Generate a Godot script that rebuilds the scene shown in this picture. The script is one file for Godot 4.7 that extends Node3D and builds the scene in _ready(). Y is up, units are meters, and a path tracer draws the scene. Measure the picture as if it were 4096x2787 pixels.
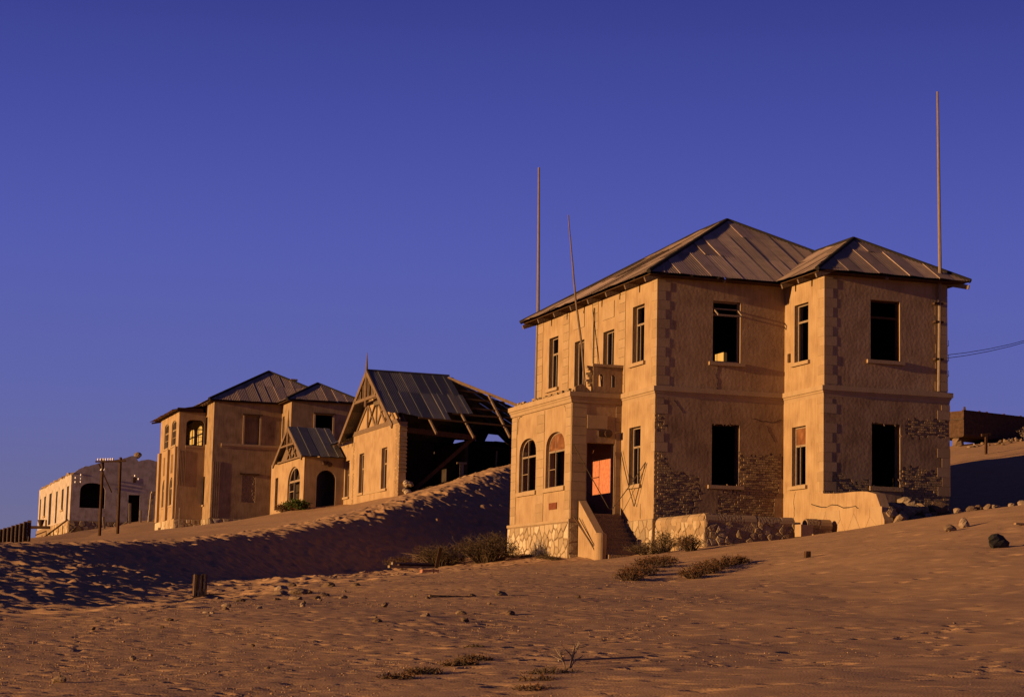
extends Node3D
# A row of abandoned stuccoed houses half buried by dunes, in the last low sunlight of the day.

# heights of the sand where they were surveyed: the open ground, the dune plateau behind, and the crest line of the dune
const OPEN_GROUND := [Vector3(-27.69, 0.72, 47.88), Vector3(-26.39, 0.75, 47.79), Vector3(-24.18, 0.80, 48.54), Vector3(-21.98, 0.85, 49.28), Vector3(-20.22, 0.94, 50.95), Vector3(-18.70, 1.02, 52.54), Vector3(-17.54, 1.05, 52.93), Vector3(-21.60, 1.81, 30.92), Vector3(-18.66, 1.77, 31.90), Vector3(-16.05, 1.92, 31.74), Vector3(-13.16, 2.40, 23.19), Vector3(-15.06, 2.40, 18.30), Vector3(-9.63, 2.92, 12.75), Vector3(-5.86, 3.28, 7.68), Vector3(-21.61, 1.48, 37.26), Vector3(-24.23, 1.31, 27.84), Vector3(-22.48, 1.62, 24.21), Vector3(-18.71, 2.27, 10.67), Vector3(-15.36, 2.57, 4.39), Vector3(-10.98, 2.92, -1.54), Vector3(-6.58, 3.39, -6.38), Vector3(-3.32, 3.84, -7.35), Vector3(-21.42, 1.82, 18.21), Vector3(-23.50, 1.60, 21.74), Vector3(-27.49, 1.47, 31.02), Vector3(-25.53, 1.46, 25.29), Vector3(7.19, 5.45, 12.37), Vector3(5.59, 5.25, 12.87), Vector3(9.52, 5.91, 14.28), Vector3(20.11, 8.94, -11.53), Vector3(28.61, 11.22, -25.39), Vector3(30.46, 11.38, -23.68), Vector3(36.56, 12.42, -21.48), Vector3(-8.91, 2.08, 37.35), Vector3(-8.78, 2.10, 31.01), Vector3(-2.82, 3.45, 23.63), Vector3(-5.76, 2.80, 21.48), Vector3(-8.08, 2.56, 20.67), Vector3(-4.05, 3.32, 9.36), Vector3(-15.32, 1.55, 39.38), Vector3(-15.38, 1.30, 44.65), Vector3(0.00, 4.18, 4.05), Vector3(2.70, 4.44, 4.05), Vector3(4.90, 4.80, 4.70), Vector3(5.00, 4.90, 7.50), Vector3(7.50, 5.30, 3.40), Vector3(10.00, 5.72, 3.30), Vector3(-2.10, 3.88, -3.10), Vector3(-1.60, 3.75, -1.00), Vector3(0.20, 3.98, -0.50), Vector3(-2.20, 4.10, -10.10), Vector3(5.00, 5.20, -14.00), Vector3(12.00, 6.60, -12.00), Vector3(14.00, 6.10, -2.00), Vector3(20.00, 7.60, -8.00), Vector3(4.00, 5.20, -6.00), Vector3(20.00, 10.20, -45.00), Vector3(40.00, 12.00, -20.00), Vector3(60.00, 14.00, -40.00), Vector3(-120.00, 0.00, -60.00), Vector3(-100.00, 0.00, 40.00), Vector3(-60.00, 0.00, -200.00), Vector3(60.00, 12.00, -160.00), Vector3(0.00, 6.00, -180.00), Vector3(12.00, 8.00, -60.00), Vector3(100.00, 10.00, 60.00), Vector3(-20.00, -0.40, 110.00), Vector3(-28.00, -0.05, 67.00), Vector3(-60.00, -1.00, 80.00), Vector3(40.00, 1.00, 75.00), Vector3(0.00, 4.60, -26.00), Vector3(-8.00, 3.20, -30.00), Vector3(-14.00, 2.20, -40.00), Vector3(-5.00, 4.00, -60.00), Vector3(-300.00, -5.00, -400.00), Vector3(300.00, 10.00, -400.00), Vector3(-400.00, -5.00, 300.00), Vector3(400.00, 0.00, 300.00), Vector3(0.00, 4.00, -500.00)]
const PLATEAU := [Vector3(-5.28, 6.41, -73.64), Vector3(-1.71, 6.73, -72.39), Vector3(-8.66, 7.96, -127.77), Vector3(-18.76, 6.61, -131.35), Vector3(-5.47, 8.34, -110.68), Vector3(-3.95, 8.74, -110.11), Vector3(-0.68, 9.86, -122.69), Vector3(1.76, 10.31, -127.13), Vector3(-3.92, 7.13, -89.04), Vector3(3.12, 8.70, -33.24), Vector3(-1.56, 7.06, -32.92), Vector3(-9.07, 5.32, -27.17), Vector3(0.30, 7.62, -45.30), Vector3(0.30, 7.85, -35.00), Vector3(-1.70, 7.24, -55.80), Vector3(-1.60, 7.80, -48.70), Vector3(-1.20, 6.90, -80.80), Vector3(3.80, 7.60, -78.00), Vector3(-3.30, 6.60, -84.40), Vector3(-3.40, 6.70, -93.00), Vector3(10.00, 8.20, -75.00), Vector3(20.00, 11.00, -100.00), Vector3(20.00, 12.00, -60.00), Vector3(-120.00, 2.00, -60.00), Vector3(-100.00, 1.00, 40.00), Vector3(-60.00, 7.00, -200.00), Vector3(60.00, 14.00, -160.00), Vector3(0.00, 10.00, -180.00), Vector3(-300.00, -5.00, -400.00), Vector3(300.00, 10.00, -400.00), Vector3(-400.00, -5.00, 300.00), Vector3(400.00, 0.00, 300.00), Vector3(0.00, 5.00, -500.00), Vector3(-60.00, 1.50, 0.00), Vector3(-28.90, 2.50, 22.18), Vector3(-26.10, 2.98, 12.55), Vector3(-23.02, 3.43, 5.13), Vector3(-19.83, 3.70, -0.15), Vector3(-16.57, 3.99, -5.40), Vector3(-12.06, 4.62, -12.31), Vector3(-6.41, 5.70, -18.77), Vector3(-1.44, 7.21, -24.34), Vector3(5.10, 9.32, -31.42), Vector3(13.71, 11.44, -41.00)]
const CREST := [Vector3(-28.90, 2.50, 22.18), Vector3(-26.10, 2.98, 12.55), Vector3(-23.02, 3.43, 5.13), Vector3(-19.83, 3.70, -0.15), Vector3(-16.57, 3.99, -5.40), Vector3(-12.06, 4.62, -12.31), Vector3(-6.41, 5.70, -18.77), Vector3(-1.44, 7.21, -24.34), Vector3(5.10, 9.32, -31.42), Vector3(13.71, 11.44, -41.00)]
const SLIP_SLOPE := [0.10, 0.12, 0.17, 0.25, 0.33, 0.41, 0.43, 0.43, 0.42, 0.42]

# ------------------------------------------------------------------ small mesh builder
class MB:
	var v := PackedVector3Array()
	var n := PackedVector3Array()
	var c := PackedColorArray()
	func tri(p0: Vector3, p1: Vector3, p2: Vector3) -> void:
		var nn := (p2 - p0).cross(p1 - p0).normalized()
		v.append(p0); v.append(p1); v.append(p2)
		n.append(nn); n.append(nn); n.append(nn)
	func face(p: Array, hint: Vector3) -> void:
		var nn: Vector3 = (p[2] - p[0]).cross(p[1] - p[0])
		if nn.dot(hint) < 0.0:
			for k in range(1, p.size() - 1): tri(p[0], p[k + 1], p[k])
		else:
			for k in range(1, p.size() - 1): tri(p[0], p[k], p[k + 1])
	func box(o: Vector3, s: Vector3, b := Basis()) -> void:
		var x := b.x * s.x * 0.5
		var y := b.y * s.y * 0.5
		var z := b.z * s.z * 0.5
		face([o + x - y - z, o + x + y - z, o + x + y + z, o + x - y + z], x)
		face([o - x - y - z, o - x + y - z, o - x + y + z, o - x - y + z], -x)
		face([o + y - x - z, o + y + x - z, o + y + x + z, o + y - x + z], y)
		face([o - y - x - z, o - y + x - z, o - y + x + z, o - y - x + z], -y)
		face([o + z - x - y, o + z + x - y, o + z + x + y, o + z - x + y], z)
		face([o - z - x - y, o - z + x - y, o - z + x + y, o - z - x + y], -z)
	func span(lo: Vector3, hi: Vector3) -> void:
		box((lo + hi) * 0.5, hi - lo)
	func bar(p: Vector3, q: Vector3, w: float, h: float, up := Vector3.UP) -> void:
		var d := (q - p).normalized()
		var s := d.cross(up)
		if s.length() < 0.01: s = d.cross(Vector3.RIGHT)
		s = s.normalized()
		box((p + q) * 0.5, Vector3((q - p).length(), h, w), Basis(d, s.cross(d), s))
	func tube(pts: Array, radii: Array, sides := 6, capped := true) -> void:
		var rings := []
		for k in pts.size():
			var a: Vector3 = pts[max(k - 1, 0)]
			var b: Vector3 = pts[min(k + 1, pts.size() - 1)]
			var d := (b - a).normalized()
			var s := d.cross(Vector3.UP)
			if s.length() < 0.05: s = d.cross(Vector3.RIGHT)
			s = s.normalized()
			var t := s.cross(d)
			var ring := []
			for j in sides:
				var an := TAU * j / sides
				ring.append(pts[k] + (s * cos(an) + t * sin(an)) * radii[k])
			rings.append(ring)
		for k in pts.size() - 1:
			for j in sides:
				var j2 := (j + 1) % sides
				var mid: Vector3 = (rings[k][j] + rings[k][j2]) * 0.5 - pts[k]
				face([rings[k][j], rings[k][j2], rings[k + 1][j2], rings[k + 1][j]], mid)
		if capped and sides > 3:
			face(rings[0], pts[0] - pts[1])
			face(rings[-1], pts[-1] - pts[-2])
	func mesh() -> ArrayMesh:
		var a := []
		a.resize(Mesh.ARRAY_MAX)
		a[Mesh.ARRAY_VERTEX] = v
		a[Mesh.ARRAY_NORMAL] = n
		if c.size() == v.size(): a[Mesh.ARRAY_COLOR] = c
		var m := ArrayMesh.new()
		if v.size() > 0: m.add_surface_from_arrays(Mesh.PRIMITIVE_TRIANGLES, a)
		return m

var M := {}
var taken := {}
var rng := RandomNumberGenerator.new()

func rr(a: float, b: float) -> float:
	return rng.randf_range(a, b)

# ------------------------------------------------------------------ objects, parts and their metas
func numbered(called: String) -> String:
	var k: int = taken.get(called, 0)
	taken[called] = k + 1
	return called if k == 0 else "%s_%03d" % [called, k]

func tag(o: Node3D, label: String, category: String, group := "") -> Node3D:
	o.set_meta("label", label)
	o.set_meta("category", category)
	if group: o.set_meta("group", group)
	return o

func thing(called: String, label: String, category: String, at: Vector3, group := "") -> Node3D:
	var o := Node3D.new()
	o.name = numbered(called)
	add_child(o)
	o.position = at
	return tag(o, label, category, group)

# a part whose mesh was built in world coordinates
func part(root: Node3D, called: String, mb: MB, mat: Material, label := "") -> MeshInstance3D:
	var o := MeshInstance3D.new()
	o.name = called
	o.mesh = mb.mesh()
	o.material_override = mat
	root.add_child(o, true)
	o.position = -base_of(root)
	if label: o.set_meta("label", label)
	return o

func base_of(o: Node3D) -> Vector3:
	return o.position + (base_of(o.get_parent()) if o.get_parent() != self else Vector3.ZERO)

# a part that shares a mesh with its likes
func piece(root: Node3D, called: String, mesh: Mesh, mat: Material, tr: Transform3D) -> MeshInstance3D:
	var o := MeshInstance3D.new()
	o.name = called
	o.mesh = mesh
	o.material_override = mat
	root.add_child(o, true)
	tr.origin -= base_of(root)
	o.transform = tr
	return o

func single(called: String, mb: MB, mat: Material, label: String, category: String, at: Vector3, group := "") -> MeshInstance3D:
	var o := MeshInstance3D.new()
	o.name = numbered(called)
	o.mesh = mb.mesh()
	o.material_override = mat
	add_child(o)
	o.position = at
	tag(o, label, category, group)
	return o

# ------------------------------------------------------------------ procedural materials
# real surfaces are darker than they look at this exposure
const ALBEDO := 0.58
const EXPOSURE := 1.72

func srgb(c: Color) -> Color:
	return c.linear_to_srgb()

func field(sz: int, seed_n: int, freq: float, octaves := 3, sx := 1, kind := FastNoiseLite.TYPE_SIMPLEX_SMOOTH) -> PackedByteArray:
	var f := FastNoiseLite.new()
	f.seed = seed_n
	f.noise_type = kind
	f.frequency = freq
	f.fractal_octaves = octaves
	var im := f.get_seamless_image(sz, sz / sx)
	im.convert(Image.FORMAT_L8)
	if sx > 1: im.resize(sz, sz, Image.INTERPOLATE_CUBIC)
	return im.get_data()

# c0 dark, c1 middle, c2 light: linear base colours; weights of coarse patches, fine grain and vertical streaks
func colour_tex(sz: int, seed_n: int, c0: Color, c1: Color, c2: Color, wc: float, wf: float, ws: float, fc := 0.012, ff := 0.2) -> ImageTexture:
	var a := field(sz, seed_n, fc, 4)
	var b := field(sz, seed_n + 7, ff, 2)
	var s := field(sz, seed_n + 13, 0.05, 3, 8) if ws > 0.0 else a
	var lut := PackedByteArray()
	for k in 256:
		var t := k / 255.0
		var cc := c0.lerp(c1, t * 2.0) if t < 0.5 else c1.lerp(c2, t * 2.0 - 1.0)
		var d := srgb(cc * ALBEDO)
		lut.append(d.r8); lut.append(d.g8); lut.append(d.b8)
	var out := PackedByteArray()
	out.resize(sz * sz * 3)
	for k in sz * sz:
		var t := 128.0 + wc * (a[k] - 128) + wf * (b[k] - 128) + ws * (s[k] - 128)
		var q := clampi(int(t), 0, 255) * 3
		out[k * 3] = lut[q]; out[k * 3 + 1] = lut[q + 1]; out[k * 3 + 2] = lut[q + 2]
	var im := Image.create_from_data(sz, sz, false, Image.FORMAT_RGB8, out)
	im.generate_mipmaps()
	return ImageTexture.create_from_image(im)

func bump_tex(sz: int, seed_n: int, freq: float, strength: float, octaves := 4) -> ImageTexture:
	var f := FastNoiseLite.new()
	f.seed = seed_n
	f.noise_type = FastNoiseLite.TYPE_SIMPLEX_SMOOTH
	f.frequency = freq
	f.fractal_octaves = octaves
	var im := f.get_seamless_image(sz, sz)
	im.convert(Image.FORMAT_RGBA8)
	im.bump_map_to_normal_map(strength)
	return ImageTexture.create_from_image(im)

func mat(tex: Texture2D, scale: float, nrm: Texture2D = null, nscale := 1.0, rough := 0.95, spec := 0.2) -> StandardMaterial3D:
	var m := StandardMaterial3D.new()
	m.albedo_texture = tex
	m.uv1_triplanar = true
	m.uv1_world_triplanar = true
	m.uv1_scale = Vector3.ONE * scale
	m.roughness = rough
	m.metallic_specular = spec
	if nrm:
		m.normal_enabled = true
		m.normal_texture = nrm
		m.normal_scale = nscale
	return m

func tint(m: StandardMaterial3D, c: Color, shift := 0.0) -> StandardMaterial3D:
	var d: StandardMaterial3D = m.duplicate()
	d.albedo_color = srgb(c)
	d.uv1_offset = Vector3(shift, shift * 1.7, shift * 0.6)
	return d

func L(r: float, g: float, b: float) -> Color:
	return Color(r, g, b)

func make_materials() -> void:
	var grain := bump_tex(512, 5, 0.09, 3.0)
	var rough := bump_tex(512, 9, 0.035, 7.0, 5)
	var sandn := bump_tex(512, 3, 0.16, 2.2, 3)
	M.sand = mat(colour_tex(512, 21, L(0.43, 0.252, 0.125), L(0.545, 0.325, 0.163), L(0.65, 0.40, 0.21), 0.6, 0.5, 0.0, 0.008, 0.25), 0.35, sandn, 0.35, 1.0, 0.1)
	M.plaster = mat(colour_tex(1024, 31, L(0.32, 0.20, 0.098), L(0.49, 0.32, 0.162), L(0.60, 0.42, 0.225), 0.55, 0.3, 0.4, 0.0065, 0.22), 0.13, grain, 0.07)
	M.plaster_brown = mat(colour_tex(1024, 41, L(0.24, 0.15, 0.078), L(0.40, 0.26, 0.132), L(0.50, 0.34, 0.18), 0.75, 0.3, 0.45, 0.0065, 0.22), 0.13, grain, 0.07)
	M.plaster_white = mat(colour_tex(512, 51, L(0.36, 0.27, 0.19), L(0.60, 0.49, 0.37), L(0.70, 0.58, 0.45), 0.85, 0.25, 0.3, 0.014), 0.16, grain, 0.07)
	M.quoin = mat(colour_tex(512, 61, L(0.38, 0.255, 0.135), L(0.50, 0.34, 0.18), L(0.59, 0.42, 0.235), 0.4, 0.5, 0.2), 0.31, grain, 0.07)
	M.quoin_b = tint(M.quoin, L(0.88, 0.86, 0.83), 0.37)
	M.quoin_c = tint(M.quoin, L(0.96, 0.95, 0.92), 0.71)
	M.mortar = mat(colour_tex(256, 71, L(0.25, 0.165, 0.088), L(0.36, 0.24, 0.128), L(0.45, 0.31, 0.17), 0.5, 0.6, 0.0, 0.03), 0.6, rough, 1.0)
	M.brick = []
	for k in 3:
		M.brick.append(mat(colour_tex(256, 81 + k, L(0.27, 0.17, 0.09), L(0.40, 0.258 + 0.01 * k, 0.132), L(0.49, 0.33, 0.18), 0.6, 0.6, 0.0, 0.03), 1.1, rough, 1.0))
	M.stone = []
	var base := [L(0.60, 0.44, 0.25), L(0.48, 0.345, 0.19), L(0.74, 0.58, 0.36), L(0.38, 0.275, 0.16)]
	for k in 4:
		var bc: Color = base[k]
		M.stone.append(mat(colour_tex(256, 91 + k, bc * 0.7, bc, bc * 1.2, 0.6, 0.5, 0.0, 0.03), 0.9, rough, 1.2))
	M.iron = []
	var ib := [L(0.40, 0.275, 0.185), L(0.46, 0.32, 0.225), L(0.33, 0.23, 0.16)]
	for k in 3:
		var bc: Color = ib[k]
		var m := mat(colour_tex(256, 101 + k, bc * 0.6, bc, bc * 1.35, 0.7, 0.4, 0.5, 0.02), 0.4, null, 1.0, 0.75, 0.3)
		M.iron.append(m)
	M.zinc = []
	var zb := [L(0.13, 0.118, 0.11), L(0.19, 0.165, 0.14), L(0.085, 0.08, 0.082)]
	for k in 3:
		var bc: Color = zb[k]
		M.zinc.append(mat(colour_tex(256, 111 + k, bc * 0.6, bc, bc * 1.4, 0.7, 0.4, 0.5, 0.02), 0.4, null, 1.0, 0.62, 0.4))
	M.near_black = mat(colour_tex(256, 121, L(0.02, 0.017, 0.014), L(0.035, 0.028, 0.022), L(0.06, 0.045, 0.03), 0.5, 0.5, 0.0, 0.04), 0.6)  # for cracks, and for the shadow painted along the roof hips
	M.wood = mat(colour_tex(512, 131, L(0.13, 0.08, 0.045), L(0.24, 0.155, 0.09), L(0.34, 0.235, 0.14), 0.3, 0.2, 0.8), 0.8, grain, 0.6)
	M.wood_dark = mat(colour_tex(512, 137, L(0.05, 0.026, 0.012), L(0.10, 0.05, 0.022), L(0.16, 0.09, 0.045), 0.3, 0.2, 0.8), 0.8, grain, 0.6)
	M.wood_grey = mat(colour_tex(512, 141, L(0.20, 0.14, 0.09), L(0.33, 0.24, 0.155), L(0.43, 0.32, 0.21), 0.3, 0.2, 0.8), 0.8, grain, 0.6)
	M.frame = mat(colour_tex(256, 145, L(0.20, 0.14, 0.085), L(0.36, 0.26, 0.165), L(0.50, 0.38, 0.25), 0.5, 0.4, 0.3, 0.03), 1.2)
	M.inside = mat(colour_tex(256, 151, L(0.035, 0.025, 0.018), L(0.06, 0.043, 0.03), L(0.09, 0.065, 0.045), 0.8, 0.3, 0.2), 0.3)  # very dark, so the shade of the rooms is in the colour
	M.red_plaster = mat(colour_tex(512, 155, L(0.45, 0.14, 0.07), L(0.66, 0.25, 0.13), L(0.70, 0.34, 0.19), 0.6, 0.5, 0.2, 0.02), 0.5, grain, 0.8)
	M.cream = mat(colour_tex(256, 158, L(0.5, 0.36, 0.14), L(0.66, 0.50, 0.20), L(0.74, 0.58, 0.26), 0.6, 0.4, 0.2), 0.4)
	M.rust = mat(colour_tex(256, 161, L(0.05, 0.028, 0.016), L(0.11, 0.06, 0.032), L(0.18, 0.10, 0.055), 0.7, 0.5, 0.2, 0.03), 0.6, grain, 0.6, 0.85)
	M.wire = mat(colour_tex(64, 165, L(0.05, 0.035, 0.025), L(0.10, 0.07, 0.045), L(0.18, 0.12, 0.07), 0.6, 0.5, 0.0, 0.05), 1.0)
	M.porcelain = StandardMaterial3D.new()
	M.porcelain.albedo_color = srgb(L(0.82, 0.74, 0.60)); M.porcelain.roughness = 0.3
	M.dusty_glass = mat(colour_tex(256, 168, L(0.12, 0.042, 0.017), L(0.24, 0.095, 0.036), L(0.48, 0.22, 0.085), 0.7, 0.15, 0.0, 0.006), 0.8, null, 1.0, 0.8, 0.2)
	M.twig = mat(colour_tex(128, 171, L(0.07, 0.045, 0.022), L(0.13, 0.085, 0.045), L(0.22, 0.15, 0.08), 0.6, 0.5, 0.0, 0.04), 1.5)
	M.twig_pale = mat(colour_tex(128, 172, L(0.20, 0.14, 0.09), L(0.32, 0.23, 0.15), L(0.42, 0.32, 0.22), 0.6, 0.5, 0.0, 0.04), 1.5)
	M.leaf_dry = mat(colour_tex(128, 173, L(0.05, 0.034, 0.016), L(0.095, 0.064, 0.03), L(0.16, 0.11, 0.055), 0.6, 0.5, 0.0, 0.04), 1.5)
	M.leaf_red = mat(colour_tex(128, 175, L(0.10, 0.04, 0.016), L(0.17, 0.075, 0.03), L(0.25, 0.125, 0.055), 0.6, 0.5, 0.0, 0.04), 1.5)
	M.leaf_green = mat(colour_tex(128, 177, L(0.025, 0.05, 0.008), L(0.05, 0.09, 0.014), L(0.09, 0.14, 0.025), 0.6, 0.5, 0.0, 0.04), 1.5)
	M.rock = []
	for k in 3:
		var bc: Color = [L(0.20, 0.125, 0.07), L(0.29, 0.19, 0.11), L(0.40, 0.28, 0.175)][k]
		M.rock.append(mat(colour_tex(256, 181 + k, bc * 0.6, bc, bc * 1.25, 0.7, 0.5, 0.0, 0.03), 1.4, rough, 1.0))
	M.rock_dark = mat(colour_tex(256, 187, L(0.03, 0.028, 0.022), L(0.055, 0.05, 0.04), L(0.10, 0.09, 0.07), 0.6, 0.6, 0.0, 0.03), 1.4, rough, 1.2)

# ------------------------------------------------------------------ the sand
var fit_open := []
var fit_plateau := []

func fit(pts: Array, lam: float) -> Array:
	var k := pts.size()
	var m := k + 3
	var a := []
	for i in m:
		var row := PackedFloat64Array()
		row.resize(m + 1)
		a.append(row)
	for i in k:
		var p: Vector3 = pts[i]
		for j in k:
			var q: Vector3 = pts[j]
			a[i][j] = Vector2(p.x - q.x, p.z - q.z).length() - (lam if i == j else 0.0)
		a[i][k] = 1.0; a[i][k + 1] = p.x; a[i][k + 2] = p.z
		a[k][i] = 1.0; a[k + 1][i] = p.x; a[k + 2][i] = p.z
		a[i][m] = p.y
	for i in m:
		var best := i
		for j in range(i + 1, m):
			if absf(a[j][i]) > absf(a[best][i]): best = j
		var tmp: PackedFloat64Array = a[i]
		a[i] = a[best]; a[best] = tmp
		var pr: PackedFloat64Array = a[i]
		for j in range(i + 1, m):
			var rw: PackedFloat64Array = a[j]
			var s := rw[i] / pr[i]
			if s == 0.0: continue
			for c in range(i, m + 1): rw[c] -= s * pr[c]
			a[j] = rw
	var w := PackedFloat64Array()
	w.resize(m)
	for i in range(m - 1, -1, -1):
		var s: float = a[i][m]
		for j in range(i + 1, m): s -= a[i][j] * w[j]
		w[i] = s / a[i][i]
	var xs := PackedFloat64Array()
	var zs := PackedFloat64Array()
	for p in pts:
		xs.append(p.x); zs.append(p.z)
	return [xs, zs, w, k]

func eval(f: Array, x: float, z: float) -> float:
	var xs: PackedFloat64Array = f[0]
	var zs: PackedFloat64Array = f[1]
	var w: PackedFloat64Array = f[2]
	var k: int = f[3]
	var s := w[k] + w[k + 1] * x + w[k + 2] * z
	for i in k:
		var dx := x - xs[i]
		var dz := z - zs[i]
		s += w[i] * sqrt(dx * dx + dz * dz)
	return s

# height of the sand and the signed distance to the dune's crest (positive on its slip face)
func sand2(x: float, z: float) -> Vector2:
	var v := eval(fit_open, x, z)
	var pl := eval(fit_plateau, x, z)
	var best := 1e9
	var sg := 1.0
	var bh := 0.0
	var bt := 0.0
	var last := CREST.size() - 2
	for i in CREST.size() - 1:
		var a: Vector3 = CREST[i]
		var b: Vector3 = CREST[i + 1]
		var dx := b.x - a.x
		var dz := b.z - a.z
		var t := ((x - a.x) * dx + (z - a.z) * dz) / (dx * dx + dz * dz)
		t = clampf(t, 0.0 if i > 0 else -20.0, 1.0)
		var qx := a.x + dx * t - x
		var qz := a.z + dz * t - z
		var d := sqrt(qx * qx + qz * qz)
		if d < best:
			best = d
			sg = signf((z - a.z) * dx - (x - a.x) * dz)
			bh = a.y + (b.y - a.y) * t
			bt = lerpf(SLIP_SLOPE[i], SLIP_SLOPE[i + 1], clampf(t, 0.0, 1.0))
	var s := best * sg
	var f := pl
	if s > 0.0:
		f = bh - bt * (sqrt(s * s + 0.16) - 0.4)
	else:
		var w := clampf((s + 3.0) / 3.0, 0.0, 1.0)
		f = pl * (1.0 - w) + minf(bh, pl + 1.0) * w
	var h := clampf(0.5 + 0.5 * (f - v) / 0.35, 0.0, 1.0)
	return Vector2(f * h + v * (1.0 - h) + 0.35 * h * (1.0 - h) * 0.5, s)

func sand(x: float, z: float) -> float:
	return sand2(x, z).x

func on_sand(x: float, z: float, dy := 0.0) -> Vector3:
	return Vector3(x, sand(x, z) + dy, z)

func steps(from: float, list: Array) -> PackedFloat32Array:      # [[end, step], ...]
	var out := PackedFloat32Array([from])
	for e in list:
		var a: float = out[-1]
		var k := maxi(1, roundi((e[0] - a) / e[1]))
		for j in k: out.append(a + (e[0] - a) * (j + 1) / k)
	return out

func sheet(heights: PackedFloat32Array, ca: PackedFloat32Array, rb: PackedFloat32Array, o: Vector3, ax: Vector3, bx: Vector3) -> ArrayMesh:
	var nc := ca.size()
	var nr := rb.size()
	var vv := PackedVector3Array()
	var nn := PackedVector3Array()
	vv.resize(nc * nr); nn.resize(nc * nr)
	for r in nr:
		var pb := o + bx * rb[r]
		var r0 := maxi(r - 1, 0)
		var r1 := mini(r + 1, nr - 1)
		var ib := 1.0 / (rb[r1] - rb[r0])
		for q in nc:
			var k := r * nc + q
			var h := heights[k]
			vv[k] = Vector3(pb.x + ax.x * ca[q], h, pb.z + ax.z * ca[q])
			var q0 := maxi(q - 1, 0)
			var q1 := mini(q + 1, nc - 1)
			var ga := (heights[r * nc + q1] - heights[r * nc + q0]) / (ca[q1] - ca[q0])
			var gb := (heights[r1 * nc + q] - heights[r0 * nc + q]) * ib
			nn[k] = (Vector3.UP - ax * ga - bx * gb).normalized()
	var idx := PackedInt32Array()
	idx.resize((nc - 1) * (nr - 1) * 6)
	var w := 0
	for r in nr - 1:
		for q in nc - 1:
			var k := r * nc + q
			idx[w] = k; idx[w + 1] = k + nc; idx[w + 2] = k + 1
			idx[w + 3] = k + 1; idx[w + 4] = k + nc; idx[w + 5] = k + nc + 1
			w += 6
	var a := []
	a.resize(Mesh.ARRAY_MAX)
	a[Mesh.ARRAY_VERTEX] = vv
	a[Mesh.ARRAY_NORMAL] = nn
	a[Mesh.ARRAY_INDEX] = idx
	var m := ArrayMesh.new()
	m.add_surface_from_arrays(Mesh.PRIMITIVE_TRIANGLES, a)
	return m

func cub(t: float) -> PackedFloat32Array:
	var t2 := t * t
	var t3 := t2 * t
	return PackedFloat32Array([(-t3 + 2 * t2 - t) * 0.5, (3 * t3 - 5 * t2 + 2) * 0.5, (-3 * t3 + 4 * t2 + t) * 0.5, (t3 - t2) * 0.5])

# survey grid -> fine grid, cubic in both directions
func refine(src: PackedFloat32Array, na: int, nb: int, a0: float, b0: float, st: float, ca: PackedFloat32Array, rb: PackedFloat32Array) -> PackedFloat32Array:
	var nc := ca.size()
	var mid := PackedFloat32Array()
	mid.resize(nb * nc)
	for q in nc:
		var f := (ca[q] - a0) / st
		var i := clampi(int(floor(f)), 1, na - 3)
		var w := cub(f - i)
		for r in nb:
			var k := r * na + i
			mid[r * nc + q] = src[k - 1] * w[0] + src[k] * w[1] + src[k + 1] * w[2] + src[k + 2] * w[3]
	var out := PackedFloat32Array()
	out.resize(rb.size() * nc)
	for r in rb.size():
		var f := (rb[r] - b0) / st
		var i := clampi(int(floor(f)), 1, nb - 3)
		var w := cub(f - i)
		var k0 := (i - 1) * nc
		var k1 := i * nc
		var k2 := (i + 1) * nc
		var k3 := (i + 2) * nc
		for q in nc:
			out[r * nc + q] = mid[k0 + q] * w[0] + mid[k1 + q] * w[1] + mid[k2 + q] * w[2] + mid[k3 + q] * w[3]
	return out

func dent(hh: PackedFloat32Array, ca: PackedFloat32Array, rb: PackedFloat32Array, a: float, b: float, ra: float, rbk: float, turn: float, depth: float, rim: float) -> void:
	var reach := maxf(ra, rbk) * 1.7
	var q0 := ca.bsearch(a - reach)
	var q1 := mini(ca.bsearch(a + reach), ca.size() - 1)
	var r0 := rb.bsearch(b - reach)
	var r1 := mini(rb.bsearch(b + reach), rb.size() - 1)
	var cs := cos(turn)
	var sn := sin(turn)
	var nc := ca.size()
	for r in range(r0, r1):
		for q in range(q0, q1):
			var da := ca[q] - a
			var db := rb[r] - b
			var u := (da * cs + db * sn) / ra
			var w := (db * cs - da * sn) / rbk
			var d := u * u + w * w
			if d < 1.0:
				var k := 0.5 - 0.5 * u              # steep towards the sun's side, running out flat on the other
				hh[r * nc + q] -= depth * sqrt(1.0 - d) * k * sqrt(k) * 1.7 - rim * d
			elif d < 2.6:
				hh[r * nc + q] += rim * (2.6 - d) * 0.625

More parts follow.
